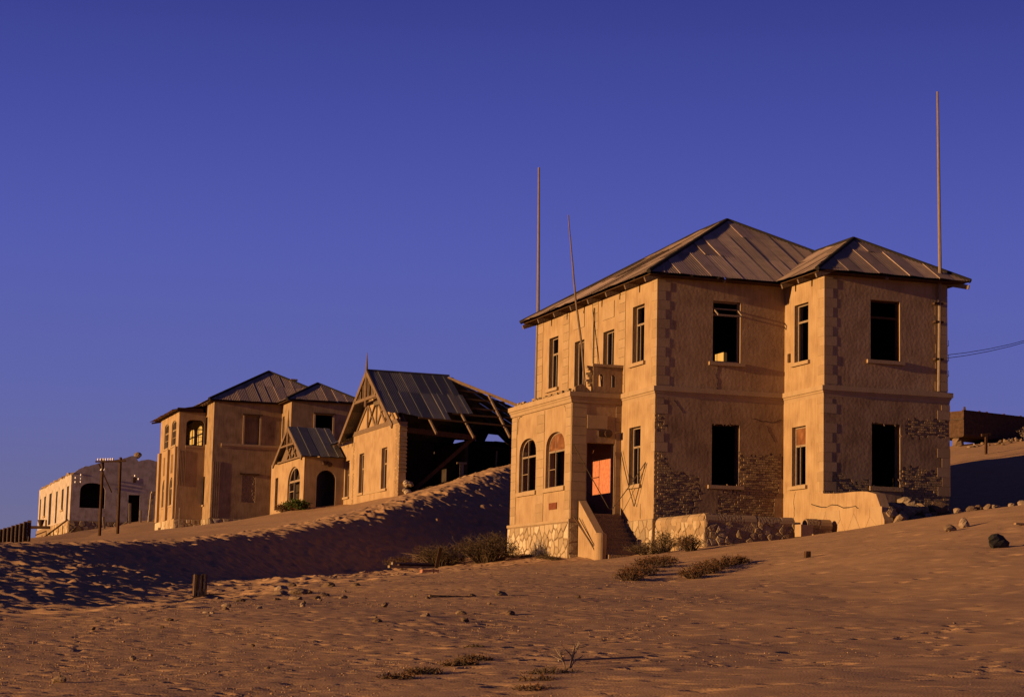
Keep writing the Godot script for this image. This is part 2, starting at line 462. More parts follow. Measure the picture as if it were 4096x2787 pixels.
func build_sand() -> void:
	fit_open = fit(OPEN_GROUND, 0.6)
	fit_plateau = fit(PLATEAU, 0.6)
	var root := Node3D.new()
	root.name = "sand_ground"
	root.set_meta("kind", "structure")
	add_child(root)
	# the grid runs with the street: b up the slope, a across it
	var o := Vector3(-28.0, 0.0, 67.0)
	var bx := Vector3(sin(0.3241), 0.0, -cos(0.3241))
	var ax := Vector3(cos(0.3241), 0.0, sin(0.3241))
	var ca := steps(-35.0, [[-19.0, 0.35], [-12.0, 0.12], [-6.5, 0.07], [6.5, 0.042], [12.0, 0.07], [19.0, 0.12], [35.0, 0.35]])
	var rb := steps(8.0, [[17.0, 0.2], [36.0, 0.04], [64.0, 0.065], [104.0, 0.11], [125.0, 0.3], [214.0, 0.9]])
	var st := 0.75
	var a0 := -37.5
	var b0 := 5.0
	var na := 101
	var nb := 284
	var hs := PackedFloat32Array()
	var ss := PackedFloat32Array()
	hs.resize(na * nb); ss.resize(na * nb)
	for r in nb:
		for q in na:
			var p := o + ax * (a0 + q * st) + bx * (b0 + r * st)
			var e := sand2(p.x, p.z)
			hs[r * na + q] = e.x
			ss[r * na + q] = clampf(e.y, -30.0, 30.0)
	var hh := refine(hs, na, nb, a0, b0, st, ca, rb)
	var sd := refine(ss, na, nb, a0, b0, st, ca, rb)
	var nc := ca.size()
	var n1 := FastNoiseLite.new(); n1.seed = 4; n1.frequency = 0.42; n1.fractal_octaves = 3
	var n2 := FastNoiseLite.new(); n2.seed = 8; n2.frequency = 1.9; n2.fractal_octaves = 2
	var n3 := FastNoiseLite.new(); n3.seed = 15; n3.frequency = 0.16; n3.fractal_octaves = 2
	for r in rb.size():
		var b := rb[r]
		for q in nc:
			var k := r * nc + q
			var a := ca[q]
			var s := sd[k]
			# the trampled slip face and lip of the dune are rough, the open slope on the right is smooth
			var w := smoothstep(-9.0, -1.0, s) * (1.0 - smoothstep(4.5, 9.0, s))
			var left := smoothstep(3.0, -3.0, a - (b - 20.0) * 0.06)
			var v1 := n1.get_noise_2d(a, b * 0.8)
			var v2 := n2.get_noise_2d(a, b)
			hh[k] += w * (0.05 * v1 + 0.09 * absf(n1.get_noise_2d(a * 2.2 + b * 0.9, b * 1.6 + 40.0)) + 0.03 * v2) + (1.0 - w) * ((0.024 - 0.014 * left) * v1 + 0.05 * n3.get_noise_2d(a, b) + (0.003 + 0.003 * left) * v2)
	rng.seed = 77
	for k in 20000:                                  # small scuffs, densest on the trodden flat and the dune
		var b := 17.0 + pow(rng.randf(), 0.9) * 64.0
		var a := rr(-0.27, 0.27) * b
		var left := smoothstep(4.0, -3.0, a - (b - 20.0) * 0.06)
		if rng.randf() > 0.22 + 0.78 * left: continue
		var sz := rr(0.03, 0.075) * (0.8 + b * 0.012)
		var deep := rr(0.12, 0.42) if rng.randf() > 0.15 else rr(0.4, 0.7)
		dent(hh, ca, rb, a, b, sz * rr(1.0, 2.4), sz * 0.8, rr(-0.6, 0.6), sz * deep * 0.8, sz * rr(0.0, 0.02))
	for k in 420:                                    # old blown-over footprints on the smooth slope
		var b := 17.0 + pow(rng.randf(), 0.8) * 44.0
		var a := rr(-0.05, 0.27) * b
		var sz := rr(0.10, 0.19)
		dent(hh, ca, rb, a, b, sz * rr(1.0, 1.9), sz, rr(-0.5, 0.5), sz * rr(0.08, 0.26), sz * rr(0.01, 0.04))
	for k in 2600:                                   # pits and drifts on the slip face
		var i := rng.randi_range(0, CREST.size() - 2)
		var p: Vector3 = CREST[i].lerp(CREST[i + 1], rng.randf())
		var d := p - o
		var b := d.dot(bx) - rr(-3.0, 15.0)
		var a := d.dot(ax) + rr(-3.0, 10.0)
		if b < 20.0 or b > 110.0: continue
		var sz := rr(0.10, 0.36)
		dent(hh, ca, rb, a, b, sz * rr(0.9, 1.8), sz, rr(-0.9, 0.3), sz * rr(0.15, 0.36), sz * rr(0.05, 0.14))
	for t in 9:                                      # trails of footprints over the near slope
		var a := rr(-4.0, 7.0)
		var b := rr(17.0, 24.0)
		var dir := rr(-0.7, 1.0)
		for k in rng.randi_range(10, 34):
			var side := 0.09 if k % 2 == 0 else -0.09
			dent(hh, ca, rb, a + cos(dir) * side, b - sin(dir) * side, 0.075, 0.14, -dir, rr(0.02, 0.05), rr(0.006, 0.014))
			a += sin(dir) * 0.66; b += cos(dir) * 0.66
			dir += rr(-0.12, 0.12)
	var near := MeshInstance3D.new()
	near.name = "near_sand"
	near.mesh = sheet(hh, ca, rb, o, ax, bx)
	near.material_override = M.sand
	root.add_child(near)
	# the land beyond, out to the horizon
	var fa := steps(-900.0, [[-300.0, 100.0], [-110.0, 19.0], [-41.0, 4.6], [-34.0, 3.5], [34.0, 6.8], [41.0, 3.5], [110.0, 4.6], [300.0, 19.0], [900.0, 100.0]])
	var fb := steps(-500.0, [[-100.0, 80.0], [2.0, 12.0], [9.0, 3.5], [212.5, 5.5], [216.0, 3.5], [330.0, 6.0], [600.0, 27.0], [1500.0, 150.0]])
	var fh := PackedFloat32Array()
	for b in fb:
		for a in fa:
			var p := o + ax * a + bx * b
			var h := sand(clampf(p.x, -320.0, 320.0), clampf(p.z, -420.0, 320.0))
			if absf(a) < 34.5 and b > 8.5 and b < 213.0: h -= 0.6
			fh.append(h)
	var far := MeshInstance3D.new()
	far.name = "far_sand"
	far.mesh = sheet(fh, fa, fb, o, ax, bx)
	far.material_override = M.sand
	root.add_child(far)

# clear air: grey violet at the horizon, strong blue some degrees up, darkening steadily to the zenith
func evening_sky() -> ImageTexture:
	var at := [0.0, 2.8, 6.0, 10.4, 14.0, 17.4, 26.0, 40.0, 60.0, 90.0]
	var col := [L(0.18, 0.17, 0.262), L(0.15, 0.15, 0.31), L(0.118, 0.133, 0.40), L(0.088, 0.106, 0.425), L(0.061, 0.076, 0.36), L(0.040, 0.051, 0.265), L(0.029, 0.037, 0.185), L(0.018, 0.024, 0.125), L(0.012, 0.016, 0.09), L(0.009, 0.012, 0.07)]
	var im := Image.create(256, 512, false, Image.FORMAT_RGBF)
	for y in 512:
		var el := 90.0 - (y + 0.5) * 180.0 / 512.0
		var c := L(0.09, 0.06, 0.04)
		if el > 0.0:
			var k := 0
			while k < 8 and el > at[k + 1]: k += 1
			var t: float = (el - at[k]) / (at[k + 1] - at[k])
			c = col[k].lerp(col[k + 1], clampf(t, 0.0, 1.0))
		im.fill_rect(Rect2i(0, y, 256, 1), c / EXPOSURE)
	return ImageTexture.create_from_image(im)

# ------------------------------------------------------------------ walls with openings
# an opening: u0, u1, y0, y1, and for arches the rise of the curved head and its exponent
func op(u0: float, u1: float, y0: float, y1: float, rise := 0.0, e := 2.0) -> Dictionary:
	return {"u0": u0, "u1": u1, "y0": y0, "y1": y1, "rise": rise, "e": e}

func head(o: Dictionary, u: float) -> float:
	if o.rise == 0.0: return o.y1
	var t := clampf(absf((u - o.u0) / (o.u1 - o.u0) * 2.0 - 1.0), 0.0, 1.0)
	return o.y1 - o.rise + o.rise * pow(maxf(0.0, 1.0 - pow(t, o.e)), 1.0 / o.e)

# outer face and ends into mb, inner face into mi; O at the foot of the left end seen from outside, U along, N outward
func wall(mb: MB, mi: MB, O: Vector3, U: Vector3, N: Vector3, W: float, y0: float, top: Variant, thick: float, ops: Array, outer := true) -> void:
	var xs := [0.0, W]
	for o in ops:
		var k := 14 if o.rise > 0.0 else 1
		for j in k + 1:
			var t := j / float(k)
			if o.rise > 0.0: t = 0.5 - 0.5 * cos(PI * t)
			xs.append(lerpf(o.u0, o.u1, t))
	var ragged := top is Callable
	if ragged:
		var x := 0.3
		while x < W:
			xs.append(x); x += 0.3
	xs.sort()
	var P := func(u: float, y: float, d: float) -> Vector3: return Vector3(O.x, y, O.z) + U * u - N * d
	var T := func(u: float) -> float: return top.call(u) if ragged else float(top)
	for i in xs.size() - 1:
		var a: float = xs[i]
		var b: float = xs[i + 1]
		if b - a < 0.001: continue
		var m := (a + b) * 0.5
		var here := []
		for o in ops:
			if m > o.u0 and m < o.u1: here.append(o)
		here.sort_custom(func(p, q): return p.y0 < q.y0)
		var ya := y0
		var yb := y0
		for o in here + [null]:
			var za: float = T.call(a) if o == null else o.y0
			var zb: float = T.call(b) if o == null else o.y0
			if outer: mb.face([P.call(a, ya, 0.0), P.call(b, yb, 0.0), P.call(b, zb, 0.0), P.call(a, za, 0.0)], N)
			mi.face([P.call(a, ya, thick), P.call(b, yb, thick), P.call(b, zb, thick), P.call(a, za, thick)], -N)
			if o != null:
				ya = head(o, a); yb = head(o, b)
				mb.face([P.call(a, ya, 0.0), P.call(b, yb, 0.0), P.call(b, yb, thick), P.call(a, ya, thick)], Vector3.DOWN)
		var ta: float = T.call(a)
		var tb: float = T.call(b)
		mb.face([P.call(a, ta, 0.0), P.call(b, tb, 0.0), P.call(b, tb, thick), P.call(a, ta, thick)], Vector3.UP)
	for o in ops:
		mb.face([P.call(o.u0, o.y0, 0.0), P.call(o.u0, head(o, o.u0), 0.0), P.call(o.u0, head(o, o.u0), thick), P.call(o.u0, o.y0, thick)], U)
		mb.face([P.call(o.u1, o.y0, 0.0), P.call(o.u1, head(o, o.u1), 0.0), P.call(o.u1, head(o, o.u1), thick), P.call(o.u1, o.y0, thick)], -U)
		mb.face([P.call(o.u0, o.y0, 0.0), P.call(o.u1, o.y0, 0.0), P.call(o.u1, o.y0, thick), P.call(o.u0, o.y0, thick)], Vector3.UP)
	mb.face([P.call(0.0, y0, 0.0), P.call(0.0, T.call(0.0), 0.0), P.call(0.0, T.call(0.0), thick), P.call(0.0, y0, thick)], -U)
	mb.face([P.call(W, y0, 0.0), P.call(W, T.call(W), 0.0), P.call(W, T.call(W), thick), P.call(W, y0, thick)], U)

# a timber window frame set back in an opening; transom at a share of the height, mullions at shares of the width
func window_frame(root: Node3D, O: Vector3, U: Vector3, N: Vector3, o: Dictionary, back: float, transom: float, mullions: Array, w := 0.06, bars := [], m: Material = null) -> MeshInstance3D:
	var mb := MB.new()
	var c := Vector3(O.x, 0, O.z) - N * back
	var at := func(u: float, y: float) -> Vector3: return c + U * u + Vector3(0, y, 0)
	var spring: float = o.y1 - o.rise
	var h := w * 0.5
	var side := func(u: float, ya: float, yb: float, ww: float) -> void: mb.box(at.call(u, (ya + yb) * 0.5), Vector3(ww, yb - ya, w), Basis(U, Vector3.UP, N))
	var rail := func(ua: float, ub: float, y: float, ww: float) -> void: mb.box(at.call((ua + ub) * 0.5, y), Vector3(ub - ua, ww, w), Basis(U, Vector3.UP, N))
	side.call(o.u0 + h, o.y0, spring, w)
	side.call(o.u1 - h, o.y0, spring, w)
	rail.call(o.u0 + w, o.u1 - w, o.y0 + h, w)
	if o.rise > 0.0:
		for k in 12:
			var a := 0.5 - 0.5 * cos(PI * k / 12.0)
			var b := 0.5 - 0.5 * cos(PI * (k + 1) / 12.0)
			var ua := lerpf(o.u0 + h, o.u1 - h, a)
			var ub := lerpf(o.u0 + h, o.u1 - h, b)
			mb.bar(at.call(ua, head(o, lerpf(o.u0, o.u1, a)) - h), at.call(ub, head(o, lerpf(o.u0, o.u1, b)) - h), w, w, N)
	else:
		rail.call(o.u0 + w, o.u1 - w, o.y1 - h, w)
	var yt: float = lerpf(o.y0, o.y1, transom)
	if transom > 0.0: rail.call(o.u0 + w, o.u1 - w, yt, w * 1.25)
	for f in mullions:
		var u: float = lerpf(o.u0, o.u1, absf(f))
		side.call(u, o.y0 + w, yt if transom > 0.0 else head(o, u) - w, w * 0.7)
		if f < 0.0: side.call(u, yt, head(o, u) - w, w * 0.6)
	for b in bars:      # [u from, u to, height], shares of the opening
		rail.call(lerpf(o.u0, o.u1, b[0]), lerpf(o.u0, o.u1, b[1]), lerpf(o.y0, o.y1, b[2]), w * 0.5)
	return part(root, "window", mb, m if m else M.frame)

func window_sill(root: Node3D, O: Vector3, U: Vector3, N: Vector3, o: Dictionary, out := 0.10, over := 0.16, h := 0.13, m: Material = null) -> void:
	var mb := MB.new()
	var c: Vector3 = Vector3(O.x, o.y0 - h * 0.5, O.z) + U * ((o.u0 + o.u1) * 0.5) + N * (out * 0.5 - 0.05)
	mb.box(c, Vector3(o.u1 - o.u0 + over * 2.0, h - 0.004, out + 0.1), Basis(U, Vector3.UP, N))
	part(root, "window_sill", mb, m if m else M.quoin)

# moulding: a profile [[out, y], ...] swept along a path on plan, mitred; the outside lies to the left of the path
func moulding(mb: MB, path: Array, profile: Array) -> void:
	var rows := []
	for i in path.size():
		var p: Vector2 = path[i]
		var d0: Vector2 = (p - path[i - 1]).normalized() if i > 0 else (path[i + 1] - p).normalized()
		var d1: Vector2 = (path[i + 1] - p).normalized() if i < path.size() - 1 else d0
		var n0 := Vector2(d0.y, -d0.x)
		var n1 := Vector2(d1.y, -d1.x)
		var mi := (n0 + n1) / (1.0 + n0.dot(n1))
		var row := []
		for q in profile: row.append(Vector3(p.x + mi.x * q[0], q[1], p.y + mi.y * q[0]))
		rows.append(row)
	for i in path.size() - 1:
		var d: Vector2 = (path[i + 1] - path[i]).normalized()
		var out := Vector3(d.y, 0, -d.x)
		for k in profile.size() - 1:
			var dy: float = profile[k + 1][1] - profile[k][1]
			var dx: float = profile[k + 1][0] - profile[k][0]
			mb.face([rows[i][k], rows[i + 1][k], rows[i + 1][k + 1], rows[i][k + 1]], out * -dy + Vector3(0, dx, 0))
	for e in [0, path.size() - 1]:
		var d: Vector2 = path[1] - path[0] if e == 0 else path[e] - path[e - 1]
		var hint := Vector3(d.x, 0, d.y) * (-1.0 if e == 0 else 1.0)
		var row: Array = rows[e]
		for k in range(1, row.size() - 1): mb.face([row[0], row[k], row[k + 1]], hint)

# corner blocks: course after course of plastered quoins, long and short in turn, on the two faces of a corner
func quoins(root: Node3D, corner: Vector3, fu: Vector3, fn: Vector3, lu: Vector3, y0: float, y1: float, long_w: float, short_w: float, skip: Array = [], lw := 0.0, proud := 0.009) -> void:
	var h := 0.342
	var k := 0
	var y := y0
	while y < y1 - 0.05:
		var hh := minf(h, y1 - y)
		if not skip.has(k):
			var mb := MB.new()
			var w := (long_w if k % 2 == 0 else short_w) + rr(-0.012, 0.012)
			var e := proud + rr(-0.002, 0.004)
			var lo := y + 0.006
			var c := Vector3(corner.x, lo + (hh - 0.012) * 0.5, corner.z)
			if w > 0.0: mb.box(c + fu * (w - e) * 0.5 + fn * e * 0.5, Vector3(w + e, hh - 0.012, e), Basis(fu, Vector3.UP, fn))
			if lu != Vector3.ZERO:      # the other face: lu runs back along it, its outside is -fu
				var w2 := ((long_w if k % 2 == 1 else short_w) if lw == 0.0 else lw) + rr(-0.012, 0.012)
				mb.box(c + lu * w2 * 0.5 - fu * e * 0.5, Vector3(w2, hh - 0.012, e), Basis(lu, Vector3.UP, -fu))
			part(root, "quoin_block", mb, [M.quoin, M.quoin, M.quoin_b, M.quoin_c][rng.randi() % 4])
		y += h
		k += 1

func pilaster(root: Node3D, O: Vector3, U: Vector3, N: Vector3, u0: float, u1: float, y0: float, y1: float) -> void:
	var y := y0
	while y < y1 - 0.05:
		var hh := minf(0.342, y1 - y)
		var mb := MB.new()
		var e := 0.018 + rr(-0.002, 0.004)
		mb.box(Vector3(O.x, y + hh * 0.5, O.z) + U * (u0 + u1) * 0.5 + N * e * 0.5, Vector3(u1 - u0, hh - 0.014, e), Basis(U, Vector3.UP, N))
		part(root, "quoin_block", mb, [M.quoin, M.quoin_b, M.quoin_c][rng.randi() % 3])
		y += 0.342

# ------------------------------------------------------------------ corrugated roofs, sheet by sheet
func clip_range(poly: Array, u: float) -> Vector2:
	var lo := 1e9
	var hi := -1e9
	for i in poly.size():
		var a: Vector2 = poly[i]
		var b: Vector2 = poly[(i + 1) % poly.size()]
		if (u < a.x and u < b.x) or (u > a.x and u > b.x): continue
		if absf(b.x - a.x) < 1e-6:
			lo = minf(lo, minf(a.y, b.y)); hi = maxf(hi, maxf(a.y, b.y))
		else:
			var y := lerpf(a.y, b.y, (u - a.x) / (b.x - a.x))
			lo = minf(lo, y); hi = maxf(hi, y)
	return Vector2(lo, hi)

# E: start of the eave, U along the eave, V up the slope; poly in (u, v)
func roof_sheets(root: Node3D, E: Vector3, U: Vector3, V: Vector3, poly: Array, mats: Array, keep: Variant = null, sheet_w := 0.61, row_l := 2.3, amp := 0.007, called := "roof_sheet", lap := 0.3) -> void:
	var N := V.cross(U)
	if N.y < 0.0: N = -N
	var umin := 1e9
	var umax := -1e9
	var vmax := 0.0
	for p in poly:
		umin = minf(umin, p.x); umax = maxf(umax, p.x); vmax = maxf(vmax, p.y)
	var c := 0
	var u0 := umin
	while u0 < umax - 0.02:
		var r := 0
		var v0 := 0.0
		while v0 < vmax - 0.02:
			if keep == null or keep.call(c, r):
				var mb := MB.new()
				var raised := rng.randf() < lap      # this sheet laps over its left neighbour and shows its edge
				var l0 := rr(0.03, 0.045) if raised else rr(0.0, 0.005)
				var l1 := rr(0.0, 0.004) if raised else rr(0.006, 0.024)
				var slip := rr(-0.02, 0.02)
				var prev := []
				for k in 13:
					var u := minf(u0 + (sheet_w + 0.03) * k / 12.0, umax)
					var q := clip_range(poly, clampf(u, umin + 0.0005, umax - 0.0005))
					var a := maxf(q.x, v0 - 0.06) + (slip if v0 == 0.0 else 0.0)
					var b := minf(q.y, v0 + row_l)
					var lift := lerpf(l0, l1, k / 12.0) + (amp if k % 2 == 0 else -amp) + 0.03
					if b - a > 0.005:
						var cur := [E + U * u + V * a + N * (lift + 0.008), E + U * u + V * b + N * lift]
						if prev: mb.face([prev[0], cur[0], cur[1], prev[1]], N)
						elif raised: mb.face([cur[0], cur[1], cur[1] - N * 0.05, cur[0] - N * 0.05], -U)
						prev = cur
					else:
						prev = []
				if mb.v.size() > 0: part(root, called, mb, mats[rng.randi() % mats.size()])
			v0 += row_l
			r += 1
		u0 += sheet_w
		c += 1

func cap_strip(root: Node3D, a: Vector3, b: Vector3, w: float, m: Material, called := "ridge_cap") -> void:
	var mb := MB.new()
	mb.tube([a + Vector3(0, 0.02, 0), b + Vector3(0, 0.02, 0)], [w, w], 7)
	part(root, called, mb, m)

# ------------------------------------------------------------------ masonry that can be picked apart
func inset(poly: Array, d: float) -> Array:
	var out := []
	var k := poly.size()
	for i in k:
		var p0: Vector2 = poly[(i + k - 1) % k]
		var p1: Vector2 = poly[i]
		var p2: Vector2 = poly[(i + 1) % k]
		var d0 := (p1 - p0).normalized()
		var d1 := (p2 - p1).normalized()
		var n0 := Vector2(-d0.y, d0.x)
		var n1 := Vector2(-d1.y, d1.x)
		var s := 1.0 + n0.dot(n1)
		out.append(p1 + (n0 + n1) / maxf(s, 0.6) * d)
	return out

# irregular stones filling the rectangle (u0..u1, y0..y1) of a face; each its own piece
func stone_facing(root: Node3D, O: Vector3, U: Vector3, N: Vector3, u0: float, u1: float, y0: float, y1: float, sw: float, sh: float, mats: Array, gap := 0.02, depth := 0.04, keep := 1.0, limit: Variant = null) -> void:
	var seeds := []
	var rows := maxi(1, roundi((y1 - y0) / sh))
	var cols := maxi(1, roundi((u1 - u0) / sw))
	for r in rows:
		for c in cols:
			seeds.append(Vector2(u0 + (c + 0.5 + (0.25 if r % 2 else -0.25) + rr(-0.34, 0.34)) * (u1 - u0) / cols, y0 + (r + 0.5 + rr(-0.36, 0.36)) * (y1 - y0) / rows))
	for s in seeds:
		if rng.randf() > keep: continue
		if limit != null and s.y < limit.call(s.x): continue
		var poly := [Vector2(u0, y0), Vector2(u1, y0), Vector2(u1, y1), Vector2(u0, y1)]
		for t in seeds:
			if t == s or absf(t.x - s.x) > sw * 3.0 or absf(t.y - s.y) > sh * 3.0: continue
			var m: Vector2 = (s + t) * 0.5
			var d: Vector2 = t - s
			var nx := []
			for i in poly.size():
				var a: Vector2 = poly[i]
				var b: Vector2 = poly[(i + 1) % poly.size()]
				var fa := (a - m).dot(d)
				var fb := (b - m).dot(d)
				if fa <= 0.0: nx.append(a)
				if (fa < 0.0 and fb > 0.0) or (fa > 0.0 and fb < 0.0): nx.append(a.lerp(b, fa / (fa - fb)))
			poly = nx
			if poly.size() < 3: break
		if poly.size() < 3: continue
		var clean := []
		for i in poly.size():
			if (poly[i] - poly[(i + 1) % poly.size()]).length() > 0.03: clean.append(poly[i] + Vector2(rr(-0.012, 0.012), rr(-0.012, 0.012)))
		if clean.size() < 3: continue
		var outer := inset(clean, gap * rr(0.5, 1.3))
		var inner := inset(outer, 0.022)
		var e := depth * rr(0.35, 1.25)
		var mb := MB.new()
		var top := []
		var mid := []
		var bot := []
		for i in outer.size():
			var base := Vector3(O.x, 0, O.z)
			top.append(base + U * inner[i].x + Vector3(0, inner[i].y, 0) + N * (e + rr(-0.006, 0.006)))
			mid.append(base + U * outer[i].x + Vector3(0, outer[i].y, 0) + N * e * 0.55)
			bot.append(base + U * outer[i].x + Vector3(0, outer[i].y, 0) - N * 0.01)
		var cen := Vector3.ZERO
		for p in top: cen += p / top.size()
		cen += N * rr(0.0, 0.015)
		for i in top.size():
			var j := (i + 1) % top.size()
			mb.face([top[i], top[j], cen], N)
			var side: Vector3 = (mid[i] + mid[j]) * 0.5 - cen
			mb.face([mid[i], mid[j], top[j], top[i]], side + N * 0.05)
			mb.face([bot[i], bot[j], mid[j], mid[i]], side)
		part(root, "stone", mb, mats[rng.randi() % mats.size()])

var brick_meshes := []
func make_bricks() -> void:
	for k in 4:
		var mb := MB.new()
		var j := func() -> float: return rr(-0.05, 0.05)
		var p := []
		for i in 8: p.append(Vector3((-0.5 if i & 1 == 0 else 0.5) + j.call() * 0.5, (-0.5 if i & 2 == 0 else 0.5) + j.call(), (-0.5 if i & 4 == 0 else 0.5) + j.call() * 2.0))
		mb.face([p[4], p[5], p[7], p[6]], Vector3.BACK)
		mb.face([p[0], p[1], p[3], p[2]], Vector3.FORWARD)
		mb.face([p[0], p[4], p[6], p[2]], Vector3.LEFT)
		mb.face([p[1], p[5], p[7], p[3]], Vector3.RIGHT)
		mb.face([p[2], p[3], p[7], p[6]], Vector3.UP)
		mb.face([p[0], p[1], p[5], p[4]], Vector3.DOWN)
		brick_meshes.append(mb.mesh())

func inside_any(polys: Array, p: Vector2) -> bool:
	for q in polys:
		if Geometry2D.is_point_in_polygon(p, q): return true
	return false

# plaster on brickwork: the skin stands 3 cm proud and has fallen where `lost` says, the bricks show there
func plastered_wall(root: Node3D, O: Vector3, U: Vector3, N: Vector3, W: float, y0: float, y1: float, thick: float, o: Dictionary, lost: Array, mat_skin: Material, bricks_left: int) -> int:
	var core := MB.new()
	var inner := MB.new()
	var oc := o.duplicate()
	oc.u0 -= 0.004; oc.u1 -= 0.004
	wall(core, inner, O - N * 0.035 + U * 0.004, U, N, W - 0.008, y0, y1, thick - 0.035, [oc])
	var body := part(root, "brick_wall", core, M.mortar)
	part(root, "wall_lining", inner, M.inside)
	var nx := roundi(W / 0.09)
	var ny := roundi((y1 - y0) / 0.085)
	var pts := []
	for j in ny + 1:
		for i in nx + 1:
			var u := W * i / nx
			var y := y0 + (y1 - y0) * j / ny
			if i > 0 and i < nx and j > 0 and j < ny:
				u += rr(-0.028, 0.028); y += rr(-0.028, 0.028)
				for e in [o.u0, o.u1]:
					if absf(u - e) < 0.05 and y > o.y0 - 0.05 and y < o.y1 + 0.05: u = e
				for e in [o.y0, o.y1]:
					if absf(y - e) < 0.048 and u > o.u0 - 0.05 and u < o.u1 + 0.05: y = e
			pts.append(Vector2(u, y))
	var keep := []
	for j in ny:
		for i in nx:
			var c: Vector2 = (pts[j * (nx + 1) + i] + pts[(j + 1) * (nx + 1) + i + 1]) * 0.5
			var hole: bool = c.x > o.u0 and c.x < o.u1 and c.y > o.y0 and c.y < o.y1
			keep.append(not hole and not inside_any(lost, c + Vector2(rr(-0.05, 0.05), rr(-0.05, 0.05))))
	var mb := MB.new()
	var at := func(q: Vector2, d: float) -> Vector3: return Vector3(O.x, q.y, O.z) + U * q.x - N * d
	for j in ny:
		for i in nx:
			if not keep[j * nx + i]: continue
			var q := [pts[j * (nx + 1) + i], pts[j * (nx + 1) + i + 1], pts[(j + 1) * (nx + 1) + i + 1], pts[(j + 1) * (nx + 1) + i]]
			mb.face([at.call(q[0], 0.0), at.call(q[1], 0.0), at.call(q[2], 0.0), at.call(q[3], 0.0)], N)
			for e in [[0, 1, 0, -1], [1, 2, 1, 0], [2, 3, 0, 1], [3, 0, -1, 0]]:
				var ii: int = i + e[2]
				var jj: int = j + e[3]
				if ii < 0 or jj < 0 or ii >= nx or jj >= ny or not keep[jj * nx + ii]:
					mb.face([at.call(q[e[0]], 0.0), at.call(q[e[1]], 0.0), at.call(q[e[1]], 0.036), at.call(q[e[0]], 0.036)], U * e[2] + Vector3(0, e[3], 0))
	part(body, "plaster_skin", mb, mat_skin)
	var rest := MB.new()
	var y := y0 + 0.04
	var row := 0
	while y < y1:
		var u := (0.0 if row % 2 == 0 else -0.125) + rr(-0.01, 0.01)
		while u < W:
			var c := Vector2(u + 0.125, y)
			var clear: bool = c.x < o.u0 - 0.12 or c.x > o.u1 + 0.12 or c.y < o.y0 - 0.04 or c.y > o.y1 + 0.04
			if clear and c.x > 0.118 and c.x < W - 0.118 and inside_any(lost, c) and rng.randf() > 0.06:
				var b := Basis(U, Vector3.UP, N).rotated(N, rr(-0.02, 0.02))
				var p: Vector3 = at.call(c, 0.035 - rr(-0.012, 0.014))
				if bricks_left > 0:
					piece(body, "brick", brick_meshes[rng.randi() % 4], M.brick[rng.randi() % 3], Transform3D(b.scaled_local(Vector3(0.232, 0.070, 0.06)), p))
					bricks_left -= 1
				else:
					rest.box(p, Vector3(0.232, 0.070, 0.06), b)
			u += 0.25
		y += 0.085
		row += 1
	if rest.v.size() > 0: part(body, "brickwork", rest, M.brick[1]).set_meta("kind", "stuff")
	return bricks_left

# a crack in the plaster: an open dark seam of irregular width
func crack(root: Node3D, pts: Array, N: Vector3, w := 0.016) -> void:
	var mb := MB.new()
	for k in pts.size() - 1:
		var a: Vector3 = pts[k]
		for j in 4:
			var p: Vector3 = pts[k].lerp(pts[k + 1], (j + 1) / 4.0)
			if j < 3: p += (pts[k + 1] - pts[k]).cross(N) * rr(-0.07, 0.07)
			mb.bar(a, p, 0.006, w * rr(0.5, 1.3), (p - a).cross(N))
			a = p
	part(root, "plaster_crack", mb, M.near_black)

